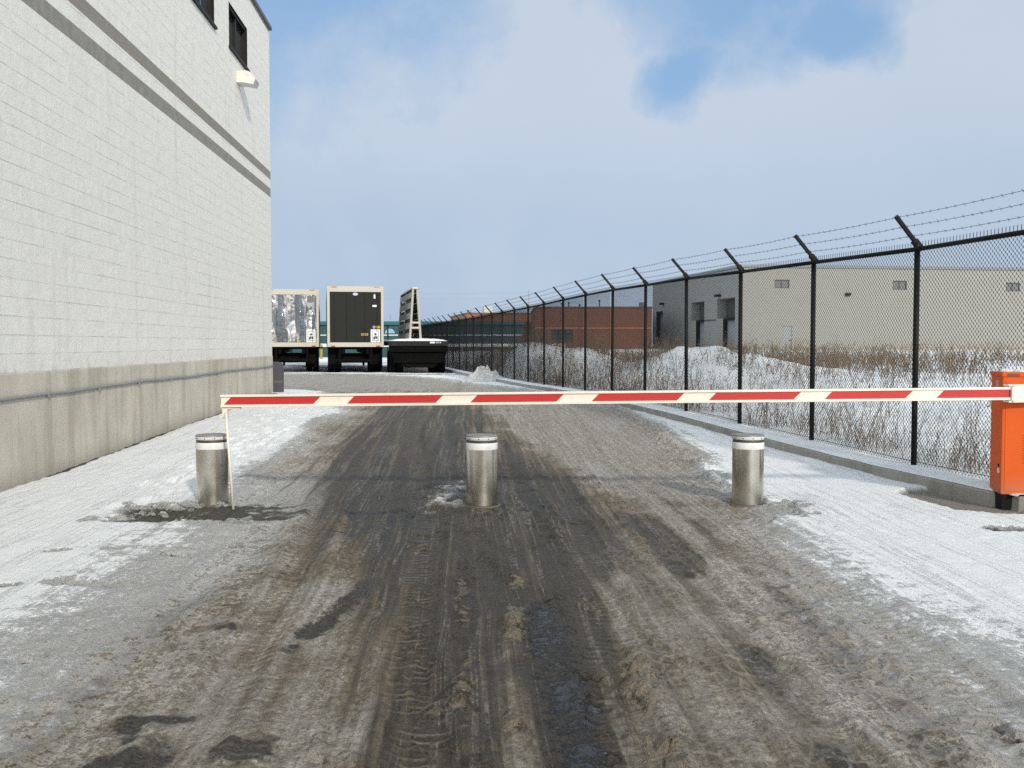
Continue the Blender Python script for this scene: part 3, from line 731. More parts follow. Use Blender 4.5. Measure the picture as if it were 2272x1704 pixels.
for i, (x, y, r_) in enumerate(((.10, .2, .05), (.2, .14, .08), (.3, .18, .09), (.36, .1, .05), (.24, .26, .08), (.12, .28, .05))):
    seg = []
    for k in range(14):
        a = 2 * math.pi * k / 14; rr_ = r_ * (1 + .2 * math.sin(3 * a + i)); seg.append((x + rr_ * math.cos(a), y + rr_ * .8 * math.sin(a)))
    top = CZ1 - CZ0 + .01 + .0007 * i
    n_ = len(seg); vs = [(a, b, top - .006) for a, b in seg] + [(x + (a - x) * .75, y + (b - y) * .75, top + .012) for a, b in seg] + [(x, y, top + .016)]
    mb.add(vs, [(k, (k + 1) % n_, n_ + (k + 1) % n_, n_ + k) for k in range(n_)] + [(n_ + k, n_ + (k + 1) % n_, 2 * n_) for k in range(n_)], sm=True)
mb.build('snow_cap', M_SNOW, cab)
mb = MB().box(.01, .34, .02, .28, -.17, -.001, bev=.01); mb.build('pedestal', M_BLACK, cab)
# arm
aL = Vector((0, 8.40, 0)); aL.x = (491 - 1136) / F * 8.40; aL.z = HC - 128.6 * 8.40 / F + .004
aR = Vector((0, 8.20, 0)); aR.x = 4.62; aR.z = aL.z + (.984 - .911) * (4.62 - aL.x) / (4.12 - aL.x)
ad = (aR - aL); alen = ad.length; ex = ad.normalized(); ey = Vector((0, 0, 1)).cross(ex).normalized(); ez = ex.cross(ey)
AM = Matrix((ex, ey, ez)).transposed().to_4x4(); AM.translation = aL - go
hh = .050
mb = MB()
mb.box(0, alen, -.020, .030, -hh + .001, hh - .001, bev=.003, M=AM)
mb.box(-.002, alen, -.034, -.018, hh - .017, hh + .003, bev=.003, M=AM); mb.box(-.002, alen, -.034, -.018, -hh - .003, -hh + .017, bev=.003, M=AM)
starts = [481, 748, 1015, 1278, 1532, 1783, 2025]; ends = [692, 957, 1219, 1480, 1733, 1975, 2215]
sh = .031
for s0, e0 in zip(starts, ends):
    def ax_(px):
        px = px / .97359; Yp = 8.40
        for _ in range(4):
            x = (px - 1136) / F * (Yp - .03); Yp = 8.40 + (8.20 - 8.40) * (x - aL.x) / (aR.x - aL.x)
        return (x - aL.x)
    a = ax_(s0) + .004; b = ax_(e0)
    a = max(a, .004)
    poly = [(a, -sh), (b - 2 * sh, -sh), (b, sh), (a + 2 * sh, sh)]
    vs = [AM @ Vector((x, y, z)) for y in (-.0222, -.0195) for x, z in poly]
    mb.add(vs, [(0, 1, 2, 3), (7, 6, 5, 4), (0, 4, 5, 1), (1, 5, 6, 2), (2, 6, 7, 3), (3, 7, 4, 0)], 1)
mb.build('arm', [M_CREAM, M_RED], gate)
xb = ax_(2186)
mb = MB(); mb.box(xb, xb + .62, -.052, .10, -.062, .062, bev=.006, M=AM); mb.box(xb - .022, xb + .62, -.046, .06, .058, .074, bev=.003, M=AM); mb.box(xb - .022, xb + .62, -.046, .06, -.074, -.058, bev=.003, M=AM)
br = mb.build('arm_bracket', M_CREAM, gate)
mb = MB()
for x in (xb + .01, xb + .16, xb + .3):
    for z in (.062, -.062): mb.tube([AM @ Vector((x, -.056, z)), AM @ Vector((x, -.040, z))], .007, 8)
mb.build('bolts', M_GREYM, br)
mb = MB(); mb.box(.0, .16, -.012, .02, -hh - .022, -hh - .004, bev=.003, M=AM); mb.box(.005, .05, -.014, .016, -hh - .10, -hh - .015, bev=.004, M=AM)
mb.box(-.012, .02, -.03, -.012, -hh - .09, -hh - .075, M=AM)
mb.build('rod_bracket', M_CREAM, gate)
rb = on_z(517.5, 1130); rt = at_y(501.5, 915, 8.37)
mb = MB().tube([rt - go, (rt.lerp(rb, .5)) - go, rb - go], [.0125, .0115, .0125], 10); mb.build('support_rod', M_CREAM, gate)

# ------------------------------------------------------------------ trailers
TTH = R(10.7)
M_TCREAM = worn('trailer_cream', (.50, .475, .415), .45, .12, 4, dirtamt=.35, dirt=(.33, .26, .18))
M_TSIDE = worn('trailer_side', (.42, .44, .46), .35, .12, 1.5, metal=.3, dirtamt=.3)
M_TDARK = worn('door_charcoal', (.022, .024, .022), .6, .25, 5, dirtamt=.18, dirt=(.05, .05, .05), spec=.12)
M_CHAS = worn('chassis_black', (.004, .004, .004), .8, dirtamt=.04, spec=.06)
M_TYRE = worn('tyre_rubber', (.005, .005, .005), .9, dirtamt=.12, dirt=(.04, .037, .034), spec=.06)
M_YEL = worn('yellow_sticker', (.50, .32, .03), .5, spec=.2)
M_MUST = worn('mustard_paint', (.30, .23, .06), .6, spec=.2)
M_ORS = worn('amber_lamp', (.55, .16, .03), .35)
M_REDL = worn('red_lamp', (.40, .03, .02), .3)
M_STK = worn('sticker_white', (.75, .76, .80), .4, .05)
M_INK = mat('sticker_ink', None, (.035, .035, .04), .5)
def crinkle(g):
    o = g.obj(); X, Y, Z = g.xyz(o)
    w = g.m('ADD', g.m('SINE', g.m('ADD', g.m('MULTIPLY', X, 7.), g.m('MULTIPLY', g.noise(o, .9, 3), 6.))), g.m('MULTIPLY', g.m('SINE', g.m('ADD', g.m('MULTIPLY', X, 6.), g.m('MULTIPLY', Z, 1.6))), .7))
    n = g.noise(g.vmul(o, (1.5, 1, .5)), 1.3, 2, .45)
    hb = g.m('ADD', g.m('MULTIPLY', w, .30), g.m('MULTIPLY', n, 1.5))
    riv = g.m('MULTIPLY', g.m('LESS_THAN', g.m('ABSOLUTE', g.m('SUBTRACT', g.m('FRACT', g.m('MULTIPLY', X, 2.3)), .5)), .035), g.m('GREATER_THAN', g.m('FRACT', g.m('MULTIPLY', Z, 9.)), .5))
    hb = g.m('ADD', hb, g.m('MULTIPLY', riv, .12))
    return {'Base Color': g.mix(riv, (.52, .53, .56), (.25, .25, .27)), 'Metallic': 1., 'Roughness': .16, 'Normal': g.bump(hb, .10, .9)}
M_CRINK = mat('crumpled_steel', crinkle)

def wheel_set(root, y, xc, W=1.25):
    for s_ in (-1, 1):
        for dx in (0, -.31):
            mb = MB(); x = s_ * (W - .16 + dx)
            mb.lathe([(.30, -.13), (.46, -.135), (.50, -.10), (.505, 0), (.50, .10), (.46, .135), (.30, .13)], 28, c=(x, y, .505), axis='x')
            w = mb.build('wheel', M_TYRE, root)
            MB().lathe([(.0, .02), (.14, .03), (.16, .07), (.27, .05), (.30, .12)], 20, c=(x, y, .505), axis='x').build('rim', M_GREYM, w)
    MB().tube([(-1.1, y, .505), (1.1, y, .505)], .075, 10).build('axle', M_CHAS, root)
def van_trailer(label, loc, height, silver):
    t = thing('box_trailer', label, 'trailer', loc, TTH, 'parked semi trailers')
    W = 1.25; zf = 1.18; H = height; LN = 13.6
    mb = MB().box(-W, W, .10, LN, zf, H, bev=.02)
    for k in range(1, 22):
        y = .1 + k * .62; mb.box(-W - .012, -W + .002, y - .02, y + .02, zf + .12, H - .14); mb.box(W - .002, W + .012, y - .02, y + .02, zf + .12, H - .14)
    mb.build('body', M_TSIDE, t)
    mb = MB(); fw = .115
    mb.box(-W, -W + fw, 0, .12, zf, H, bev=.008); mb.box(W - fw, W, 0, .12, zf, H, bev=.008)
    mb.box(-W + fw, W - fw, 0, .12, H - .25, H - .002, bev=.008); mb.box(-W + fw, W - fw, 0, .12, zf + .002, zf + .20, bev=.008)
    fr = mb.build('rear_frame', M_TCREAM, t)
    for x in (-.95, .95): MB().box(x - .12, x + .12, -.012, .0, H - .055, H - .015).build('marker_lamp', M_ORS if x < 0 or silver else M_YEL, fr)
    for x in (-1.0, 1.0): MB().box(x - .09, x + .09, -.014, .0, zf + .015, zf + .06).build('tail_lamp', M_REDL, fr)
    zb, zt = zf + .20, H - .25
    for s_ in (-1, 1):
        a, b = sorted((s_ * .0015, s_ * (W - fw - .004)))
        mb = MB().box(a, b, .02, .07, zb + .005, zt - .005, bev=.004)
        d = mb.build('door', M_CRINK if silver else M_TDARK, t)
        if not silver and s_ == -1:
            pass
        mb = MB()
        for xb_ in (.40, .95): mb.tube([(s_ * xb_, .003, zb + .02), (s_ * xb_, .003, zt - .02)], .007 if not silver else .012, 8)
        mb.build('lock_rod', M_CRINK if silver else M_TDARK, d)
    # stickers and the placard holder on the right door
    def plate(name, x, z, w, h, m_, y0=.008, par=t):
        return MB().box(x - w / 2, x + w / 2, y0, .021, z - h / 2, z + h / 2).build(name, m_, par)
    px_ = .88; pz = zb + .30
    ph = plate('placard_frame', px_, pz, .42, .58, M_STK, .004)
    MB().box(px_ - .15, px_ + .15, .001, .004, pz - .23, pz + .23).build('placard_border', worn('placard_grey', (.25, .24, .24), .5), ph)
    MB().box(px_ - .125, px_ + .125, -.002, .001, pz - .205, pz + .205).build('placard_face', M_STK, ph)
    mb = MB()
    mb.prism([(px_, pz + .14), (px_ + .06, pz + .07), (px_, pz), (px_ - .06, pz + .07)], -.005, -.002)
    mb.box(px_ - .09, px_ - .02, -.005, -.002, pz - .17, pz - .03); mb.box(px_ + .03, px_ + .10, -.005, -.002, pz - .15, pz - .02); mb.box(px_ - .02, px_ + .02, -.005, -.002, pz - .12, pz - .01)
    mb.build('placard_mark', M_INK, ph)
    MB().tube([(px_ - .06, .0, pz + .39), (px_ - .06, .02, pz + .39)], .07, 20).build('round_sticker', worn('sticker_grey', (.30, .30, .33), .5), t)
    if not silver:
        plate('yellow_sticker', px_ + .13, pz + .39, .17, .11, M_YEL)
        ns = plate('number_sticker', .40, pz + .06, .31, .10, M_YEL)
        mb = MB()
        for k in range(5): mb.box(.275 + k * .05, .305 + k * .05, .0055, .008, pz + .03, pz + .09)
        mb.build('digits', M_INK, ns)
        mb = MB(); mb.lathe([(0, .0), (.12, .001), (.12, .012)], 24); 
        for i, v in enumerate(mb.v): mb.v[i] = (v[0] + .0, .008 - v[2] * .3 + .003, zt - .09 + v[1] * .6)
        mb.build('oval_emblem', worn('emblem_lilac', (.55, .56, .72), .4, .15, 40), t)
        mb = MB(); mb.prism([(.81, zt - .29), (.89, zt - .29), (.89, zt - .17), (.87, zt - .09), (.83, zt - .09), (.81, zt - .17)], .006, .021); mb.build('white_tag', M_STK, t)
        plate('white_label', .85, zt - .62, .19, .085, M_STK)
    else:
        plate('amber_sticker', .36, zb + .06, .13, .10, M_YEL)
        a_ = plate('grey_notice', .86, zt - .20, .27, .27, worn('notice_grey', (.16, .16, .17), .5, .4, 30))
        b_ = plate('pale_notice', .86, zt - .45, .30, .18, worn('notice_pale', (.40, .41, .42), .5))
    mb = MB(); mb.box(-.62, -.46, .2, LN - .4, zf - .32, zf - .002); mb.box(.46, .62, .2, LN - .4, zf - .32, zf - .002)
    for y in np.arange(.3, LN - .5, .5): mb.box(-W + .03, W - .03, y, y + .06, zf - .11, zf - .003)
    mb.box(-.85, .85, 1.0, 3.2, .62, zf - .3); mb.box(-1.15, 1.15, .12, .24, .52, .64); mb.box(-.75, -.65, .14, .22, .6, zf - .05); mb.box(.65, .75, .14, .22, .6, zf - .05)
    mb.build('chassis', M_CHAS, t)
    for s_ in (-1, 1): MB().box(s_ * .92 - .31, s_ * .92 + .31, .78, .80, .22, zf - .05).build('mud_flap', M_CHAS, t)
    for y in (1.5, 2.8): wheel_set(t, y, 0)
    for s_ in (-1, 1):
        mb = MB().box(s_ * .75 - .06, s_ * .75 + .06, 10.5, 10.62, .1, zf); mb.box(s_ * .75 - .14, s_ * .75 + .14, 10.42, 10.70, .0, .05); mb.build('landing_leg', M_CHAS, t)
    return t
g45 = float(gz(45))
pm = at_y(788.8, 700, 44.7); topm = at_y(788.8, 635.2, 44.7).z - g45
t2 = van_trailer('box trailer with charcoal rear doors and a cream frame, middle of the parked row', (pm.x, 44.7, g45), topm, False)
pr = at_y(706.5, 700, 45.9); topl = at_y(700, 641.5, 45.9).z - g45
t1 = van_trailer('box trailer with shiny crumpled silver rear doors beside the white building', (pr.x - 1.25, 45.9, g45), topl, True)

# flatbed with A-frame rack
fb = thing('flatbed_trailer', 'black flatbed trailer with thin snow on its deck parked by the fence', 'trailer', (at_y(931, 750, 43.3).x, 43.3, g45), TTH, 'parked semi trailers')
dz = at_y(931, 755, 43.3).z - g45
W = 1.25
MB().box(-W, W, 0, 13.5, dz - .24, dz - .03, bev=.01).build('deck', worn('flatbed_steel', (.022, .023, .023), .7, dirtamt=.12, spec=.1), fb)
mb = MB(); vs = []; ny, nx = 24, 12
for j in range(ny + 1):
    for i in range(nx + 1):
        x = -W + .02 + (2 * W - .04) * i / nx; y = .02 + (0 if j == 0 else .04 if j == 1 else 12.9 * (j - 1) / (ny - 1))
        e = min(1, min(i, nx - i) / 1.5) * min(1, j); vs.append((x, y, dz - .028 + .085 * e * (.85 + .3 * random.random()) + (0.04 * math.cos(x * 1.2) - .02) * e))
mb.add(vs, [(j * (nx + 1) + i, j * (nx + 1) + i + 1, (j + 1) * (nx + 1) + i + 1, (j + 1) * (nx + 1) + i) for j in range(ny) for i in range(nx)], sm=True)
so = mb.build('deck_snow', M_SNOW, fb)
mb = MB(); mb.box(-.5, -.36, .3, 13, dz - .62, dz - .24); mb.box(.36, .5, .3, 13, dz - .62, dz - .24); mb.box(-W + .02, W - .02, .05, .16, dz - .5, dz - .24); mb.box(-.9, .9, .7, 3.6, .5, dz - .4)
mb.box(-1.1, 1.1, .08, .2, .5, .66); mb.prism([(-1.2, dz - .25), (1.2, dz - .25), (1.15, .75), (.62, .28), (-.62, .28), (-1.15, .75)], .2, .3)  # tapered black sheet stands in for the shaded void under the deck
mb.build('chassis', M_CHAS, fb)
for y in (1.3, 2.6): wheel_set(fb, y, 0)
for s_ in (-1, 1):
    MB().box(s_ * .62 - .28, s_ * .62 + .28, .58, .60, .3, dz - .3).build('mud_flap', M_CHAS, fb)
MB().box(.45, .66, -.012, 0, dz - .13, dz - .06).build('white_label', M_STK, fb)
MB().box(.70, .86, -.012, 0, dz - .13, dz - .06).build('grey_label', worn('label_grey', (.3, .3, .3), .5), fb)
MB().box(.885, .925, -.012, 0, dz - .12, dz - .07).build('white_dot', M_STK, fb)
# rack
rx = at_y(921.5, 750, 43.6)
rack = thing('glass_rack', 'narrow cream A-frame rack with slatted dark sides standing on the flatbed', 'rack', (rx.x, 43.6, g45 + dz + .01), TTH)
RH = at_y(921, 640, 43.6).z - (g45 + dz + .01); RL = 6.6; bw, tw = .235, .085
M_RDK = worn('rack_dark', (.05, .045, .04), .8); M_RGR = worn('rack_grey', (.30, .28, .25), .8, .2, 4)
for y in (0, RL * .5, RL):
    for s_ in (-1, 1):
        mb = MB(); mb.tube([(s_ * bw, y, 0), (s_ * tw, y, RH)], .048, 4, sm=False); mb.build('upright', M_TCREAM, rack)
    mb = MB()
    for k in ((.24, .34) if y == 0 else (.2, .5, .8)): z = RH * k; w = bw + (tw - bw) * k; mb.box(-w, w, y - .03, y + .03, z - .04, z + .04)
    mb.build('cross_bar', M_TCREAM, rack)
for s_ in (-1, 1):
    mb = MB(); mg = MB()
    for k in range(5):
        z0, z1 = RH * (.02 + .2 * k), RH * (.02 + .2 * k + .115); z2 = RH * (.02 + .2 * k + .19)
        f = lambda z: s_ * (bw + .055 + (tw - bw) * z / RH)
        mg.add([(f(z0), .05, z0), (f(z0), RL, z0), (f(z1), RL, z1), (f(z1), .05, z1), (f(z0) - s_ * .03, .05, z0), (f(z0) - s_ * .03, RL, z0), (f(z1) - s_ * .03, RL, z1), (f(z1) - s_ * .03, .05, z1)],
               [(0, 1, 2, 3), (4, 5, 6, 7), (0, 4, 7, 3), (1, 5, 6, 2), (0, 1, 5, 4), (3, 2, 6, 7)])
        g_ = s_ * .05
        mb.add([(f(z1) - g_, .05, z1), (f(z1) - g_, RL, z1), (f(z2) - g_, RL, z2), (f(z2) - g_, .05, z2), (f(z1) - g_ * 1.5, .05, z1), (f(z1) - g_ * 1.5, RL, z1), (f(z2) - g_ * 1.5, RL, z2), (f(z2) - g_ * 1.5, .05, z2)],
               [(0, 1, 2, 3), (4, 5, 6, 7), (0, 4, 7, 3), (1, 5, 6, 2), (0, 1, 5, 4), (3, 2, 6, 7)])
    mg.build('side_slats', M_RGR, rack); mb.build('side_backing', M_RDK, rack)
MB().box(-tw - .04, tw + .04, -.05, RL + .05, RH - .02, RH + .06, bev=.015).build('ridge_cap', worn('rack_cap', (.60, .57, .50), .6), rack)
MB().box(-tw - .07, tw + .07, -.02, RL, RH - .05, RH - .021).build('ridge_strip', worn('rack_rust', (.16, .07, .05), .7), rack)

# ------------------------------------------------------------------ beige building
M_BEIGE = None
def beige_fn(g):
    o = g.obj(); X, Y, Z = g.xyz(o); A = g.m('ADD', X, Y)
    n = g.noise(o, 1.5, 5); n2 = g.noise(o, 14., 3)
    zc_ = g.m('DIVIDE', Z, .30); fz = g.m('FRACT', zc_); row = g.m('FLOOR', zc_)
    fy = g.m('FRACT', g.m('ADD', g.m('DIVIDE', A, .62), g.m('MULTIPLY', g.m('MODULO', row, 2.), .5)))
    j = g.m('MAXIMUM', g.m('LESS_THAN', fz, .10), g.m('LESS_THAN', fy, .05))
    c = g.mix(n, (.315, .308, .285), (.285, .278, .258))
    c = g.mix(g.m('MULTIPLY', j, .35), c, (.19, .18, .155))
    c = g.mix(g.m('MULTIPLY', n2, .2), c, (.345, .33, .29))
    return {'Base Color': c, 'Normal': g.bump(j, .02, -.6)}
M_BEIGE = mat('beige_block', beige_fn, rough=.85)
M_DKW = mat('dark_opening', None, (.07, .07, .065), .8)
M_DOORG = worn('grey_door', (.30, .31, .33), .5)
B2 = at_y(1640, 774, 96.0); B2.z = .70; T2 = R(8)
def f2(px, py): return on_wall(px, py, B2, T2, 'x')
def s2(px, py): return on_wall(px, py, B2, T2, 'y')
Hb = at_y(1640, 592.5, 96).z - .70
bb = thing('beige_warehouse', 'long beige block warehouse beyond the snowy field with shaded loading bays', 'building', B2, T2)
fw = [(1719, 1751.5, 620.5, 639.5), (1981, 2012, 622.8, 643.2), (2232, 2262.5, 627, 646.7)]
holes = []
for a, b, c_, d_ in fw:
    u0_, z1_ = f2(a, c_); u1_, z0_ = f2(b, d_); holes.append((u0_, u1_, z0_ - .70, z1_ - .70))
for k in range(2): holes.append((holes[2][0] + 11.0 * (k + 1), holes[2][1] + 11.0 * (k + 1), holes[2][2], holes[2][3]))
du0, dz1 = f2(1736, 723.5); du1, dz0 = f2(1757, 772)
door_h = (du0, du1, 0.02, dz1 - .70)
def side(a, b, c_, d_):
    u0_, z1_ = s2(b, c_); u1_, z0_ = s2(a, d_); return (u0_, u1_, z0_ - .70, z1_ - .70)
bay1 = side(1591, 1631, 659, 707); bay2 = side(1533, 1563, 668, 712); dr = side(1456, 1471, 690, 740)
zmin = 0.0
b1l = (bay1[0], bay1[0] + (bay1[1] - bay1[0]) * .66, .05, bay1[2]); b2l = (bay2[0], bay2[0] + (bay2[1] - bay2[0]) * .62, .05, bay2[2])
mb = MB()
mb.wall('x', 0, 0, 75, -1.2, Hb, [h[:4] for h in holes] + [door_h], .15)
sh_ = [(*bay1, 1.0), (*bay2, 1.0), (dr[0], dr[1], .05, dr[3], .5), (*b1l, .45), (*b2l, .45)]
mb.wall('y', 0, 0, 30, -1.2, Hb, sh_, 1.0)
mb.add([(0, 30, -1), (75, 30, -1), (75, 30, Hb), (0, 30, Hb)], [(0, 1, 2, 3)]); mb.add([(75, 0, -1), (75, 30, -1), (75, 30, Hb), (75, 0, Hb)], [(0, 1, 2, 3)])
mb.build('wall', M_BEIGE, bb)
MB().box(.0, 75, .0, 30, Hb - .08, Hb - .02).build('roof', M_GREYM, bb)
MB().box(-.06, 75.06, -.06, 30.06, Hb - .01, Hb + .28, bev=.02).build('roof_trim', worn('trim_grey', (.22, .24, .25), .6), bb)
MB().box(.02, 75, -.035, -.004, -1.2, .22).build('base_course', worn('base_beige', (.38, .33, .23), .8), bb)
for h in holes:
    a, b, c_, d_ = h[:4]; fr = MB(); t = .07
    fr.box(a, b, .06, .14, c_, c_ + t); fr.box(a, b, .06, .14, d_ - t, d_); fr.box(a, a + t, .06, .14, c_ + t, d_ - t); fr.box(b - t, b, .06, .14, c_ + t, d_ - t); m_ = (a + b) / 2; fr.box(m_ - .03, m_ + .03, .07, .13, c_ + t, d_ - t)
    w = fr.build('window', worn('beige_win', (.10, .11, .11), .5), bb); MB().box(a + t, b - t, .145, .16, c_ + t, d_ - t).build('pane', mat('far_pane', None, (.16, .17, .17), .25), w)
d = MB().box(door_h[0], door_h[1], .08, .14, door_h[2], door_h[3]).build('door', M_DOORG, bb)
MB().box(door_h[1] - .18, door_h[1] - .08, .04, .08, door_h[2] + .95, door_h[2] + 1.05).build('handle', M_FRAME, d)
for q, dep, nm, m_ in ((bay1, 1.0, 'bay_back', M_DKW), (bay2, 1.0, 'bay_back', M_DKW), (b1l, .45, 'dock_door', M_DOORG), (b2l, .45, 'dock_door', M_DOORG), ((dr[0], dr[1], .05, dr[3]), .5, 'dock_door', M_DOORG)):
    MB().box(dep - .01, dep + .05, q[0] - .02, q[1] + .02, q[2] - .02, q[3] + .02).build(nm, m_, bb)
for q in (b1l, b2l, (dr[0], dr[1], .05, dr[3])):
    MB().box(.02, .43, q[1] - .14, q[1] - .002, q[2], q[3] - .002).build('edge_shade_strip', M_BLACK, bb)  # black strips stand in for the shaded edges of the dock openings
    MB().box(.02, .43, q[0] + .004, q[1] - .145, q[3] - .24, q[3] - .004).build('edge_shade_strip', M_BLACK, bb)
MB().box(-.04, -.003, bay1[1] + .3, bay2[0] - .0, bay2[2] - .14, bay2[2] - .02).build('dock_ledge', M_DKW, bb)
lu, lz = f2(1880.5, 652.5)
mb = MB().box(lu - .25, lu + .25, -.30, -.003, lz - .85, lz - .60, bev=.03); mb.build('flood_light', M_FRAME, bb)
for (px, py) in ((1597, 656), (1472, 674)):
    u_, z_ = s2(px, py); MB().prism([(0, .15), (-.5, .05), (-.5, -.12), (-.1, -.16), (0, -.1)], u_ - .3, u_ + .3).build('bay_light', M_FRAME, bb, loc=(0, 0, z_ - .70)) if False else MB().box(-.5, -.002, u_ - .35, u_ + .35, z_ - .70 - .12, z_ - .70 + .12, bev=.03).build('bay_light', M_FRAME, bb)

# ------------------------------------------------------------------ brick buildings
def brick_fn(g):
    o = g.obj(); X, Y, Z = g.xyz(o); n = g.noise(o, .7, 5); n2 = g.noise(o, 9., 4)
    c = g.mix(n, (.105, .044, .030), (.085, .037, .028))
    c = g.mix(g.m('MULTIPLY', n2, .35), c, (.28, .11, .06))
    c = g.mix(g.m('MULTIPLY', g.m('LESS_THAN', g.m('FRACT', g.m('MULTIPLY', Z, 4.2)), .12), .3), c, (.22, .15, .12))
    return {'Base Color': c}
M_BRICK = mat('red_brick', brick_fn, rough=.85)
Zb = .60
P1 = at_y(1187, 770, 112); P2 = at_y(1446, 770, 112); H1 = at_y(1300, 683, 112).z - Zb
bk = thing('brick_building', 'low red brick building with a dark barred window behind the snow mound', 'building', (P1.x, 112, Zb))
Wd = P2.x - P1.x
wl_, wr_ = at_y(1223.5, 731.5, 112), at_y(1270.5, 760, 112)
hw = (wl_.x - P1.x, wr_.x - P1.x, wr_.z - Zb, wl_.z - Zb)
mb = MB().wall('x', 0, 0, Wd, -1, H1, [hw], .2); mb.add([(0, 0, -1), (0, 22, -1), (0, 22, H1), (0, 0, H1)], [(0, 1, 2, 3)]); mb.add([(Wd, 0, -1), (Wd, 22, -1), (Wd, 22, H1), (Wd, 0, H1)], [(0, 1, 2, 3)])
mb.add([(0, 22, -1), (Wd, 22, -1), (Wd, 22, H1), (0, 22, H1)], [(0, 1, 2, 3)])
xp = at_y(1286, 700, 112).x - P1.x
mb.box(xp - .12, xp + .12, -.06, -.003, -1, H1 - .3)
mb.build('wall', M_BRICK, bk)
MB().box(-.08, Wd + .08, -.08, 22, H1 - .002, H1 + .14).build('roof_edge', worn('brick_roof', (.08, .06, .055), .7), bk)
MB().box(0, Wd, -.05, -.004, hw[3] + .12, hw[3] + .24).build('lintel_course', worn('brick_pale', (.33, .15, .08), .8), bk)
fr = MB()
for k in range(4): z_ = hw[2] + (hw[3] - hw[2]) * k / 3; fr.box(hw[0], hw[1], .10, .16, z_ - .04, z_ + .04)
for k in range(4): x_ = hw[0] + (hw[1] - hw[0]) * k / 3; fr.box(x_ - .04, x_ + .04, .09, .15, hw[2], hw[3])
w = fr.build('window', M_FRAME, bk); MB().box(hw[0], hw[1], .17, .2, hw[2], hw[3]).build('pane', mat('brick_pane', None, (.03, .045, .045), .2), w)
MB().box(0, Wd, -.10, -.006, -1, .10).build('base_course', M_KERB, bk)
for (px, h_) in ((1330, .85), (1187 + 60, .5), (1262, .6), (1286, .35)):
    x_ = at_y(px, 680, 115).x - P1.x; MB().tube([(x_, 3, H1 + .1), (x_, 3, H1 + .1 + h_)], .06, 8).lathe([(.06, H1 + h_), (.18, H1 + h_ + .05), (.02, H1 + h_ + .2)], 8, c=(x_, 3, 0)).build('vent_pipe', M_FRAME, bk)
x_ = at_y(1424, 676, 115).x - P1.x; MB().box(x_ - .25, x_ + .25, 3, 3.6, H1 + .1, H1 + .75, bev=.03).build('roof_fan', worn('fan_grey', (.12, .12, .16), .6), bk)
# farther brick building, turned
Pc = at_y(1036, 770, 135); H3 = at_y(1036, 696, 135).z - Zb
b3 = thing('brick_building', 'farther orange brick building whose roofline rises just above the fence top', 'building', (Pc.x, 135, Zb), R(10))
mb = MB().box(0, 26, 0, 19, -1, H3); mb.build('wall', mat('orange_brick', lambda g: {'Base Color': g.mix(g.noise(g.obj(), .8, 5), (.29, .13, .075), (.22, .10, .06))}, rough=.85), b3)
MB().box(-.1, 26.1, -.1, 19.1, H3 + .002, H3 + .16).build('roof_edge', worn('brick_roof2', (.16, .09, .06), .7), b3)
p_ = at_y(1085, 696, 137); q_ = (Matrix.Rotation(-R(10), 3, 'Z') @ (p_ - b3.location))
MB().box(q_.x - .6, q_.x + .6, 2.0, 3.4, H3 + .17, H3 + 1.05, bev=.03).build('roof_unit', worn('unit_white', (.55, .55, .52), .6), b3)
p_ = at_y(1033, 696, 145); q_ = (Matrix.Rotation(-R(10), 3, 'Z') @ (p_ - b3.location))
MB().box(q_.x + .3, q_.x + .95, q_.y, q_.y + .7, H3 + .17, H3 + .85, bev=.03).build('roof_vent', worn('vent_grey', (.28, .30, .34), .6), b3)

# ------------------------------------------------------------------ teal shed behind the trailers
M_TEAL = mat('teal_cladding', lambda g: {'Base Color': g.mix(g.m('MULTIPLY', g.m('GREATER_THAN', g.m('FRACT', g.m('MULTIPLY', g.xyz(g.obj())[0], 2.5)), .8), .4), g.mix(g.noise(g.obj(), .6, 4), (.014, .062, .070), (.011, .050, .060)), (.009, .036, .042))}, rough=.6)
M_TEALR = worn('teal_roof', (.030, .115, .125), .6, spec=.2)
tz = .1
a = at_y(560, 760, 90); b = at_y(1160, 760, 90); Ht = at_y(860, 713, 90).z - tz
sh = thing('teal_shed', 'long teal green metal shed with a pale stripe far behind the trailers', 'building', (a.x, 90, tz))
Wt = b.x - a.x
MB().box(0, Wt, 0, 12, -.3, Ht - .32).build('wall', M_TEAL, sh)
MB().box(-.2, Wt + .2, -.25, 12.2, Ht - .318, Ht, bev=.02).build('roof', M_TEALR, sh)
zl_ = at_y(860, 743.5, 90).z - tz
MB().box(0, Wt, -.03, -.004, zl_ - .035, zl_ + .035).build('pale_stripe', M_STK, sh)
xa = at_y(865, 740, 90).x - a.x
mb = MB(); mb.prism([(xa - .45, zl_ + .16)] + [(xa - .45 * math.cos(t_), zl_ + .16 + .42 * math.sin(t_)) for t_ in np.linspace(0.05, math.pi - .05, 14)] + [(xa + .45, zl_ + .16)], -.03, -.004); mb.build('half_round_panel', worn('panel_pale', (.22, .38, .46), .5), sh)
xa = at_y(863, 740, 90).x - a.x
for x_ in (xa - .1, xa + 6, xa - 8.8): MB().box(x_ - .05, x_ + .05, -.09, -.035, -.2, Ht - .33).build('downpipe', M_FRAME, sh)
rr_ = at_y(860, 766, 84)
gr = thing('guard_rail', 'white guard rail running in front of the teal shed', 'guard rail', (rr_.x - 11, 84, float(gz(84))))
MB().box(-3, 26, -.05, .03, rr_.z - float(gz(84)) - .13, rr_.z - float(gz(84)) + .13, bev=.03).build('rail', M_WHITE, gr)
for k in range(12): MB().box(-2.8 + k * 2.5, -2.68 + k * 2.5, .035, .14, -.1, rr_.z - float(gz(84)) + .08).build('rail_post', M_GREYM, gr)
yp = at_y(712.5, 793, 82)
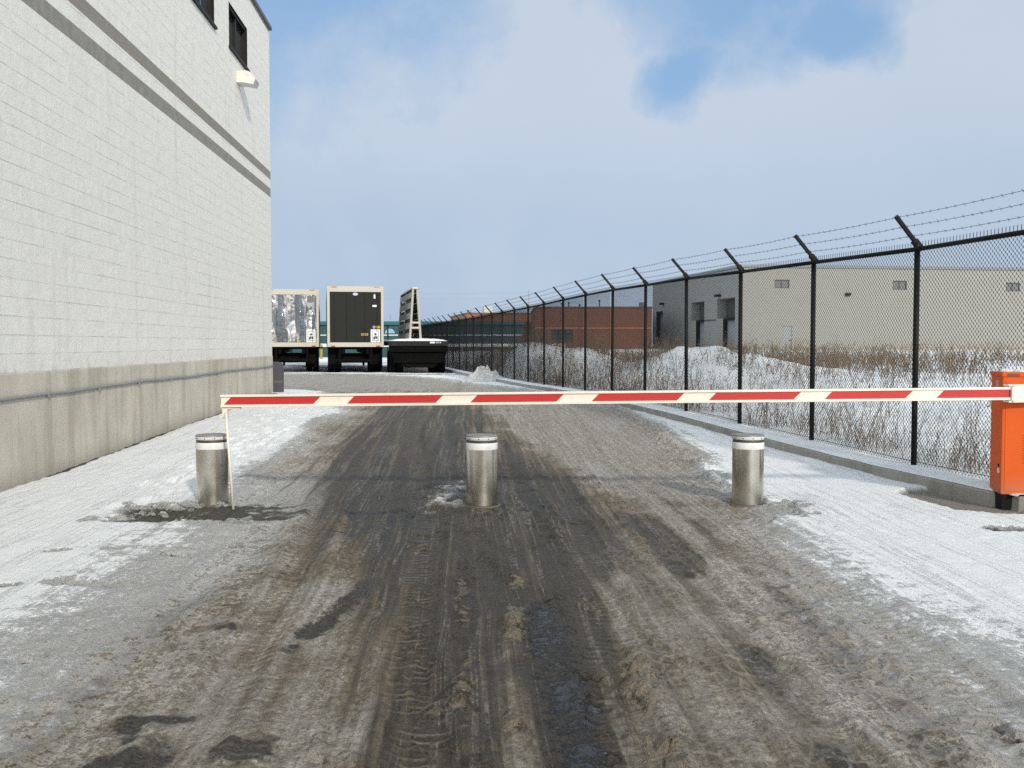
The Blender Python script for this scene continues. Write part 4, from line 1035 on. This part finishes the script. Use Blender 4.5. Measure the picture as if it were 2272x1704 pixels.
yb = thing('safety_post', 'yellow safety post seen between the two box trailers', 'post', (yp.x, 82, float(gz(82))))
MB().lathe([(.13, -.05), (.13, 1.12), (.11, 1.2), (.0, 1.24)], 20).build('post_tube', M_MUST, yb)
MB().lathe([(.133, .85), (.133, 1.0)], 20).build('post_band', M_BLACK, yb)

# utility poles and wires far away
for i, (px, pt, Yp, lab) in enumerate(((1173, 645, 170, 'thin grey utility pole rising behind the brick buildings'), (866, 698, 150, 'short dark mast rising above the teal shed roof'))):
    p = at_y(px, pt, Yp); po = thing('utility_pole', lab, 'utility pole', (p.x, Yp, .3))
    MB().tube([(0, 0, -.5), (0, 0, p.z - .3)], [.11, .07], 8).build('pole', M_GREYM, po)
    MB().box(-.35, .35, -.04, .04, p.z - .3 - .5, p.z - .3 - .42).build('cross_arm', M_GREYM, po)
wires = []
for k, (ya, yb_) in enumerate(((652, 642), (661, 656))):
    a = at_y(560, ya, 172); b = at_y(1500, yb_ - 2, 172); mb = MB()
    pl = [a.lerp(b, t) + Vector((0, 0, -1.0 * 4 * t * (1 - t) * .4)) for t in np.linspace(0, 1, 24)]
    mb.tube(pl, .014, 4, cap=False)
    tag(mb.build('power_line', M_GREYM), ('upper' if k == 0 else 'lower') + ' of two thin overhead wires low in the sky behind the trailers', 'overhead wire', 'overhead wires')

# ------------------------------------------------------------------ ploughed snow pile by the kerb
def lumpy(name, cx, cy, z0, rx, ry, h, seed, mat_, label, cat):
    n1, n2 = 60, 30; vs = []
    for j in range(n2 + 1):
        for i in range(n1):
            a = 2 * math.pi * i / n1; r = j / n2
            rr_ = 1 + .22 * (fbm(np.array([math.cos(a) * 2 + 9.]), np.array([math.sin(a) * 2 + seed]), 3, seed)[0] - .5)
            x, y = r * rx * rr_ * math.cos(a), r * ry * rr_ * math.sin(a)
            nz = fbm(np.array([(cx + x) * 6.]), np.array([(cy + y) * 6.]), 4, seed)[0]
            z = h * (1 - r ** 2) ** .8 * (.55 + .9 * nz) + .05 * (nz - .5) - .03
            vs.append((x, y, z))
    fs = [(j * n1 + i, j * n1 + (i + 1) % n1, (j + 1) * n1 + (i + 1) % n1, (j + 1) * n1 + i) for j in range(n2) for i in range(n1)]
    t = thing(name, label, cat, (cx, cy, z0)); mb = MB(); mb.add(vs, fs, sm=True); mb.build('snow_lumps', mat_, t); return t
pp = at_y(1075, 848, 33.4)
M_PILE = mat('pile_snow', lambda g: {'Base Color': g.mix(g.ss(g.noise(g.obj(), 9., 5), .4, .7), (.76, .755, .74), (.60, .585, .55)), 'Normal': g.bump(g.noise(g.obj(), 12., 5, .7), .12, 1.)}, rough=.9)
lumpy('snow_pile', pp.x, 33.6, float(gz(33.6)), .66, .8, .50, 4, M_PILE, 'lumpy heap of ploughed snow lying over the kerb below the fence', 'snow pile')

# ------------------------------------------------------------------ dry weeds (uncountable): thin stems with side twigs
M_WEED = mat('dry_weed', lambda g: {'Base Color': g.mix(g.noise(g.obj(), 1.2, 4), (.105, .072, .046), (.19, .142, .098))}, rough=.9)
M_BRUSH = mat('dry_brush', lambda g: {'Base Color': g.mix(g.ss(g.noise(g.obj(), .5, 4), .35, .65), (.135, .088, .054), (.20, .15, .10))}, rough=.9)
def weeds(name, spots, mat_, label, cat):
    V = []; Fc = []
    def blade(p, d, l, w):
        s_ = Vector((random.gauss(0, 1), random.gauss(0, 1), 0)).normalized() * w
        e = p + d * l; b0 = len(V); m_ = p.lerp(e, .5) + Vector((random.gauss(0, .03), random.gauss(0, .03), 0)) * l
        V.extend((p - s_, p + s_, m_ + s_ * .7, m_ - s_ * .7, e)); Fc.extend(((b0, b0 + 1, b0 + 2, b0 + 3), (b0 + 3, b0 + 2, b0 + 4)))
        return m_, e
    for (x, y, z, h, w, nb) in spots:
        d = Vector((random.gauss(0, .30), random.gauss(0, .30), 1)).normalized(); p = Vector((x, y, z - .03))
        m_, e = blade(p, d, h, w)
        for k in range(nb):
            t = random.uniform(.3, .98); q = p.lerp(m_, t * 2) if t < .5 else m_.lerp(e, t * 2 - 1)
            dd = (d + Vector((random.gauss(0, .7), random.gauss(0, .7), random.gauss(.1, .3)))).normalized()
            blade(q, dd, h * random.uniform(.1, .32), w * .75)
            if random.random() < .35:
                c_ = q + dd * h * .2; r_ = w * random.uniform(1.5, 3.); b0 = len(V); a_ = Vector((random.gauss(0, 1), random.gauss(0, 1), random.gauss(0, 1))).normalized() * r_; b_ = a_.orthogonal().normalized() * r_
                V.extend((c_ - a_, c_ + b_, c_ + a_, c_ - b_)); Fc.append((b0, b0 + 1, b0 + 2, b0 + 3))
    me = bpy.data.meshes.new(name); me.from_pydata([tuple(v) for v in V], [], Fc); me.materials.append(mat_); me.update()
    o = bpy.data.objects.new(name, me); col.objects.link(o); tag(o, label, cat, kind='stuff'); return o
rw = random.Random(77); random.seed(99)
def clump(x, y, sc): return fbm(np.array([x * sc]), np.array([y * sc]), 3, 123)[0]
sp_ = []
while len(sp_) < 2300:                                   # along the back of the fence
    Y = 8.3 + (rw.random() ** 1.3) * 40; X = float(fenceX(Y)) + abs(rw.gauss(.1, .55)) + .06
    if clump(X, Y, 1.1) < rw.uniform(.44, .6): continue
    near = math.exp(-(X - float(fenceX(Y))) * 1.5)
    h = rw.choice((.15, .22, .3, .42, .6, .85)) * rw.uniform(.7, 1.2)
    sp_.append((X, Y, float(field_z(X, Y)), h, .0022 + Y * .00009, rw.randint(3, 9)))
weeds('dry_weeds', sp_, M_WEED, 'thin dry weed stalks growing along the back of the fence', 'weeds')
sp_ = []
while len(sp_) < 3800:                                   # on the mounds
    cx, cy, h_, sx, sy = rw.choice(MOUNDS[:6]); X = rw.gauss(cx, sx * 1.0); Y = rw.gauss(cy, sy * .9)
    if X < float(fenceX(Y)) + .4 or Y < 12: continue
    if clump(X, Y, .8) < rw.uniform(.42, .62): continue
    sp_.append((X, Y, float(field_z(X, Y)), rw.choice((.2, .3, .4, .55, .7)) * rw.uniform(.6, 1.2), .004 + Y * .00006, rw.randint(3, 8)))
weeds('mound_weeds', sp_, M_WEED, 'dry brown weeds scattered over the snow mound behind the fence', 'weeds')
sp_ = []
while len(sp_) < 4000:                                   # belts of brush across the field
    r_ = rw.random()
    if r_ < .52: Y = rw.gauss(48, 5.5); X = rw.uniform(9, 40) if rw.random() < .75 else rw.gauss(17.5, 3.0)
    elif r_ < .78: X = rw.uniform(3, 17) ; Y = rw.gauss(37, 2.2) - (X - 5) * .1
    else: Y = rw.uniform(14, 80); X = rw.uniform(float(fenceX(Y)) + .6, 42)
    if X < float(fenceX(Y)) + .5: continue
    if clump(X, Y, .30) < rw.uniform(.40, .58): continue
    h = rw.choice((.3, .45, .6, .8, 1.0)) * rw.uniform(.6, 1.2) * (1.0 if r_ < .78 else .6)
    sp_.append((X, Y, float(field_z(X, Y)), h, .007 + Y * .00012, rw.randint(4, 9)))
weeds('field_brush', sp_, M_BRUSH, 'belt of dead brown brush across the snowy field before the warehouse', 'brush')

# ------------------------------------------------------------------ light and sky
sd = Vector((SUN_H.x * math.cos(SUN_E), SUN_H.y * math.cos(SUN_E), -math.sin(SUN_E)))
sl = bpy.data.lights.new('sun', 'SUN'); sl.energy = 2.9; sl.angle = R(3.); sl.color = (1., .92, .79)
so = bpy.data.objects.new('sun', sl); col.objects.link(so); so.rotation_euler = sd.to_track_quat('-Z', 'Y').to_euler(); so.location = (5, -10, 12)

wd = bpy.data.worlds.new('World'); scene.world = wd; wd.use_nodes = True
g = G(wd.node_tree); bg = g.n['Background']
sky = g.new('ShaderNodeTexSky', sky_type='NISHITA'); sky.sun_disc = False; sky.sun_elevation = SUN_E; sky.sun_rotation = math.atan2(-SUN_H.x, -SUN_H.y)
sky.air_density = 1.0; sky.dust_density = 1.2; sky.ozone_density = 1.2
vec = g.new('ShaderNodeTexCoord').outputs['Generated']
x, y, z = g.xyz(vec)
az = g.m('ARCTAN2', x, y); el = g.m('ARCSINE', z)
warp = g.noise(vec, 5.5, 6, .6, out=1); wx, wy, wz = g.xyz(warp)
A = g.m('ADD', az, g.m('MULTIPLY', g.m('SUBTRACT', wx, .5), .19)); E = g.m('ADD', el, g.m('MULTIPLY', g.m('SUBTRACT', wy, .5), .15))
def ell(cx, cy, a, b, ang):
    c, s = math.cos(ang), math.sin(ang)
    dx = g.m('SUBTRACT', A, cx); dy = g.m('SUBTRACT', E, cy)
    p = g.m('DIVIDE', g.m('ADD', g.m('MULTIPLY', dx, c), g.m('MULTIPLY', dy, s)), a)
    q = g.m('DIVIDE', g.m('SUBTRACT', g.m('MULTIPLY', dy, c), g.m('MULTIPLY', dx, s)), b)
    return g.m('SUBTRACT', 1., g.m('SQRT', g.m('ADD', g.m('MULTIPLY', p, p), g.m('MULTIPLY', q, q))))
f = ell(-.21, .355, .28, .16, .44)
for e in ((.205, .335, .15, .075, -.05), (.165, .275, .06, .04, .6), (.30, .300, .10, .035, .1), (.05, .385, .3, .05, .0)):
    f = g.m('MAXIMUM', f, ell(*e))
out_ = g.m('MULTIPLY', g.ss(el, .40, .62), g.ss(g.noise(vec, 2.2, 5, .55), .45, .62)); 
back = g.m('MULTIPLY', g.ss(g.m('ABSOLUTE', az), .55, .8), g.ss(g.noise(vec, 2.6, 5, .55), .47, .62))
nf = g.noise(vec, 13., 6, .62)
f = g.m('ADD', f, g.m('MULTIPLY', g.m('SUBTRACT', nf, .5), 1.15))
f = g.m('MAXIMUM', f, g.m('MAXIMUM', g.m('SUBTRACT', g.m('MULTIPLY', out_, .8), .1), g.m('SUBTRACT', g.m('MULTIPLY', back, .6), .1)))
blue = g.ss(f, -.52, .85, 0., .92)
# cloud colour: bluish grey near the horizon, paler above, brighter to the right
lo = g.mix(g.ss(az, -.35, .35), (4.0, 5.1, 6.65), (5.0, 6.0, 7.2))
hi = (5.7, 6.45, 7.55)
cc = g.mix(g.ss(el, .03, .22), lo, hi)
sh1 = g.noise(vec, 6., 6, .55)
cc = g.mix(g.ss(sh1, .35, .7, 0., .5), cc, (6.2, 6.95, 8.0))
cc = g.mix(g.ss(g.noise(vec, 3.1, 4, .5), .5, .72, 0., .35), cc, (4.5, 5.35, 6.55))
cc = g.mix(g.m('MULTIPLY', g.ss(f, -.85, -.22, 0., .7), g.ss(el, .12, .26)), cc, (6.6, 7.15, 7.85))
skyc = g.mix(.70, sky.outputs[0], (2.6, 4.8, 8.0))
c = g.mix(blue, cc, skyc)
bk_ = g.m('MAXIMUM', g.ss(g.m('ABSOLUTE', az), .62, 1.3), g.ss(el, .43, .85))  # unseen sky behind, beside and overhead: brightness added to lift the walls
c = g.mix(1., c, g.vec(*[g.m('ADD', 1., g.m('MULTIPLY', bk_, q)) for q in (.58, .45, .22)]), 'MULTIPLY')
lf_ = g.m('MULTIPLY', g.m('MULTIPLY', g.ss(g.m('MULTIPLY', az, -1.), .62, 1.2), g.ss(el, -.05, .1)), .75)  # more brightness added to the unseen left sky, for faces turned from the sun
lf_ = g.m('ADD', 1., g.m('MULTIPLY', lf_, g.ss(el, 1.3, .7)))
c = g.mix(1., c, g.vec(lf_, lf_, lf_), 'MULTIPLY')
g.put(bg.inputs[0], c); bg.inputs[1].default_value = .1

scene.view_settings.view_transform = 'Standard'; scene.view_settings.look = 'None'; scene.view_settings.exposure = 0.; scene.view_settings.gamma = 1.
scene.view_settings.use_curve_mapping = False
scene.cycles.use_denoising = False
scene.cycles.max_bounces = 6; scene.cycles.caustics_reflective = False; scene.cycles.caustics_refractive = False; scene.cycles.sample_clamp_indirect = 1.5
scene.render.film_transparent = False
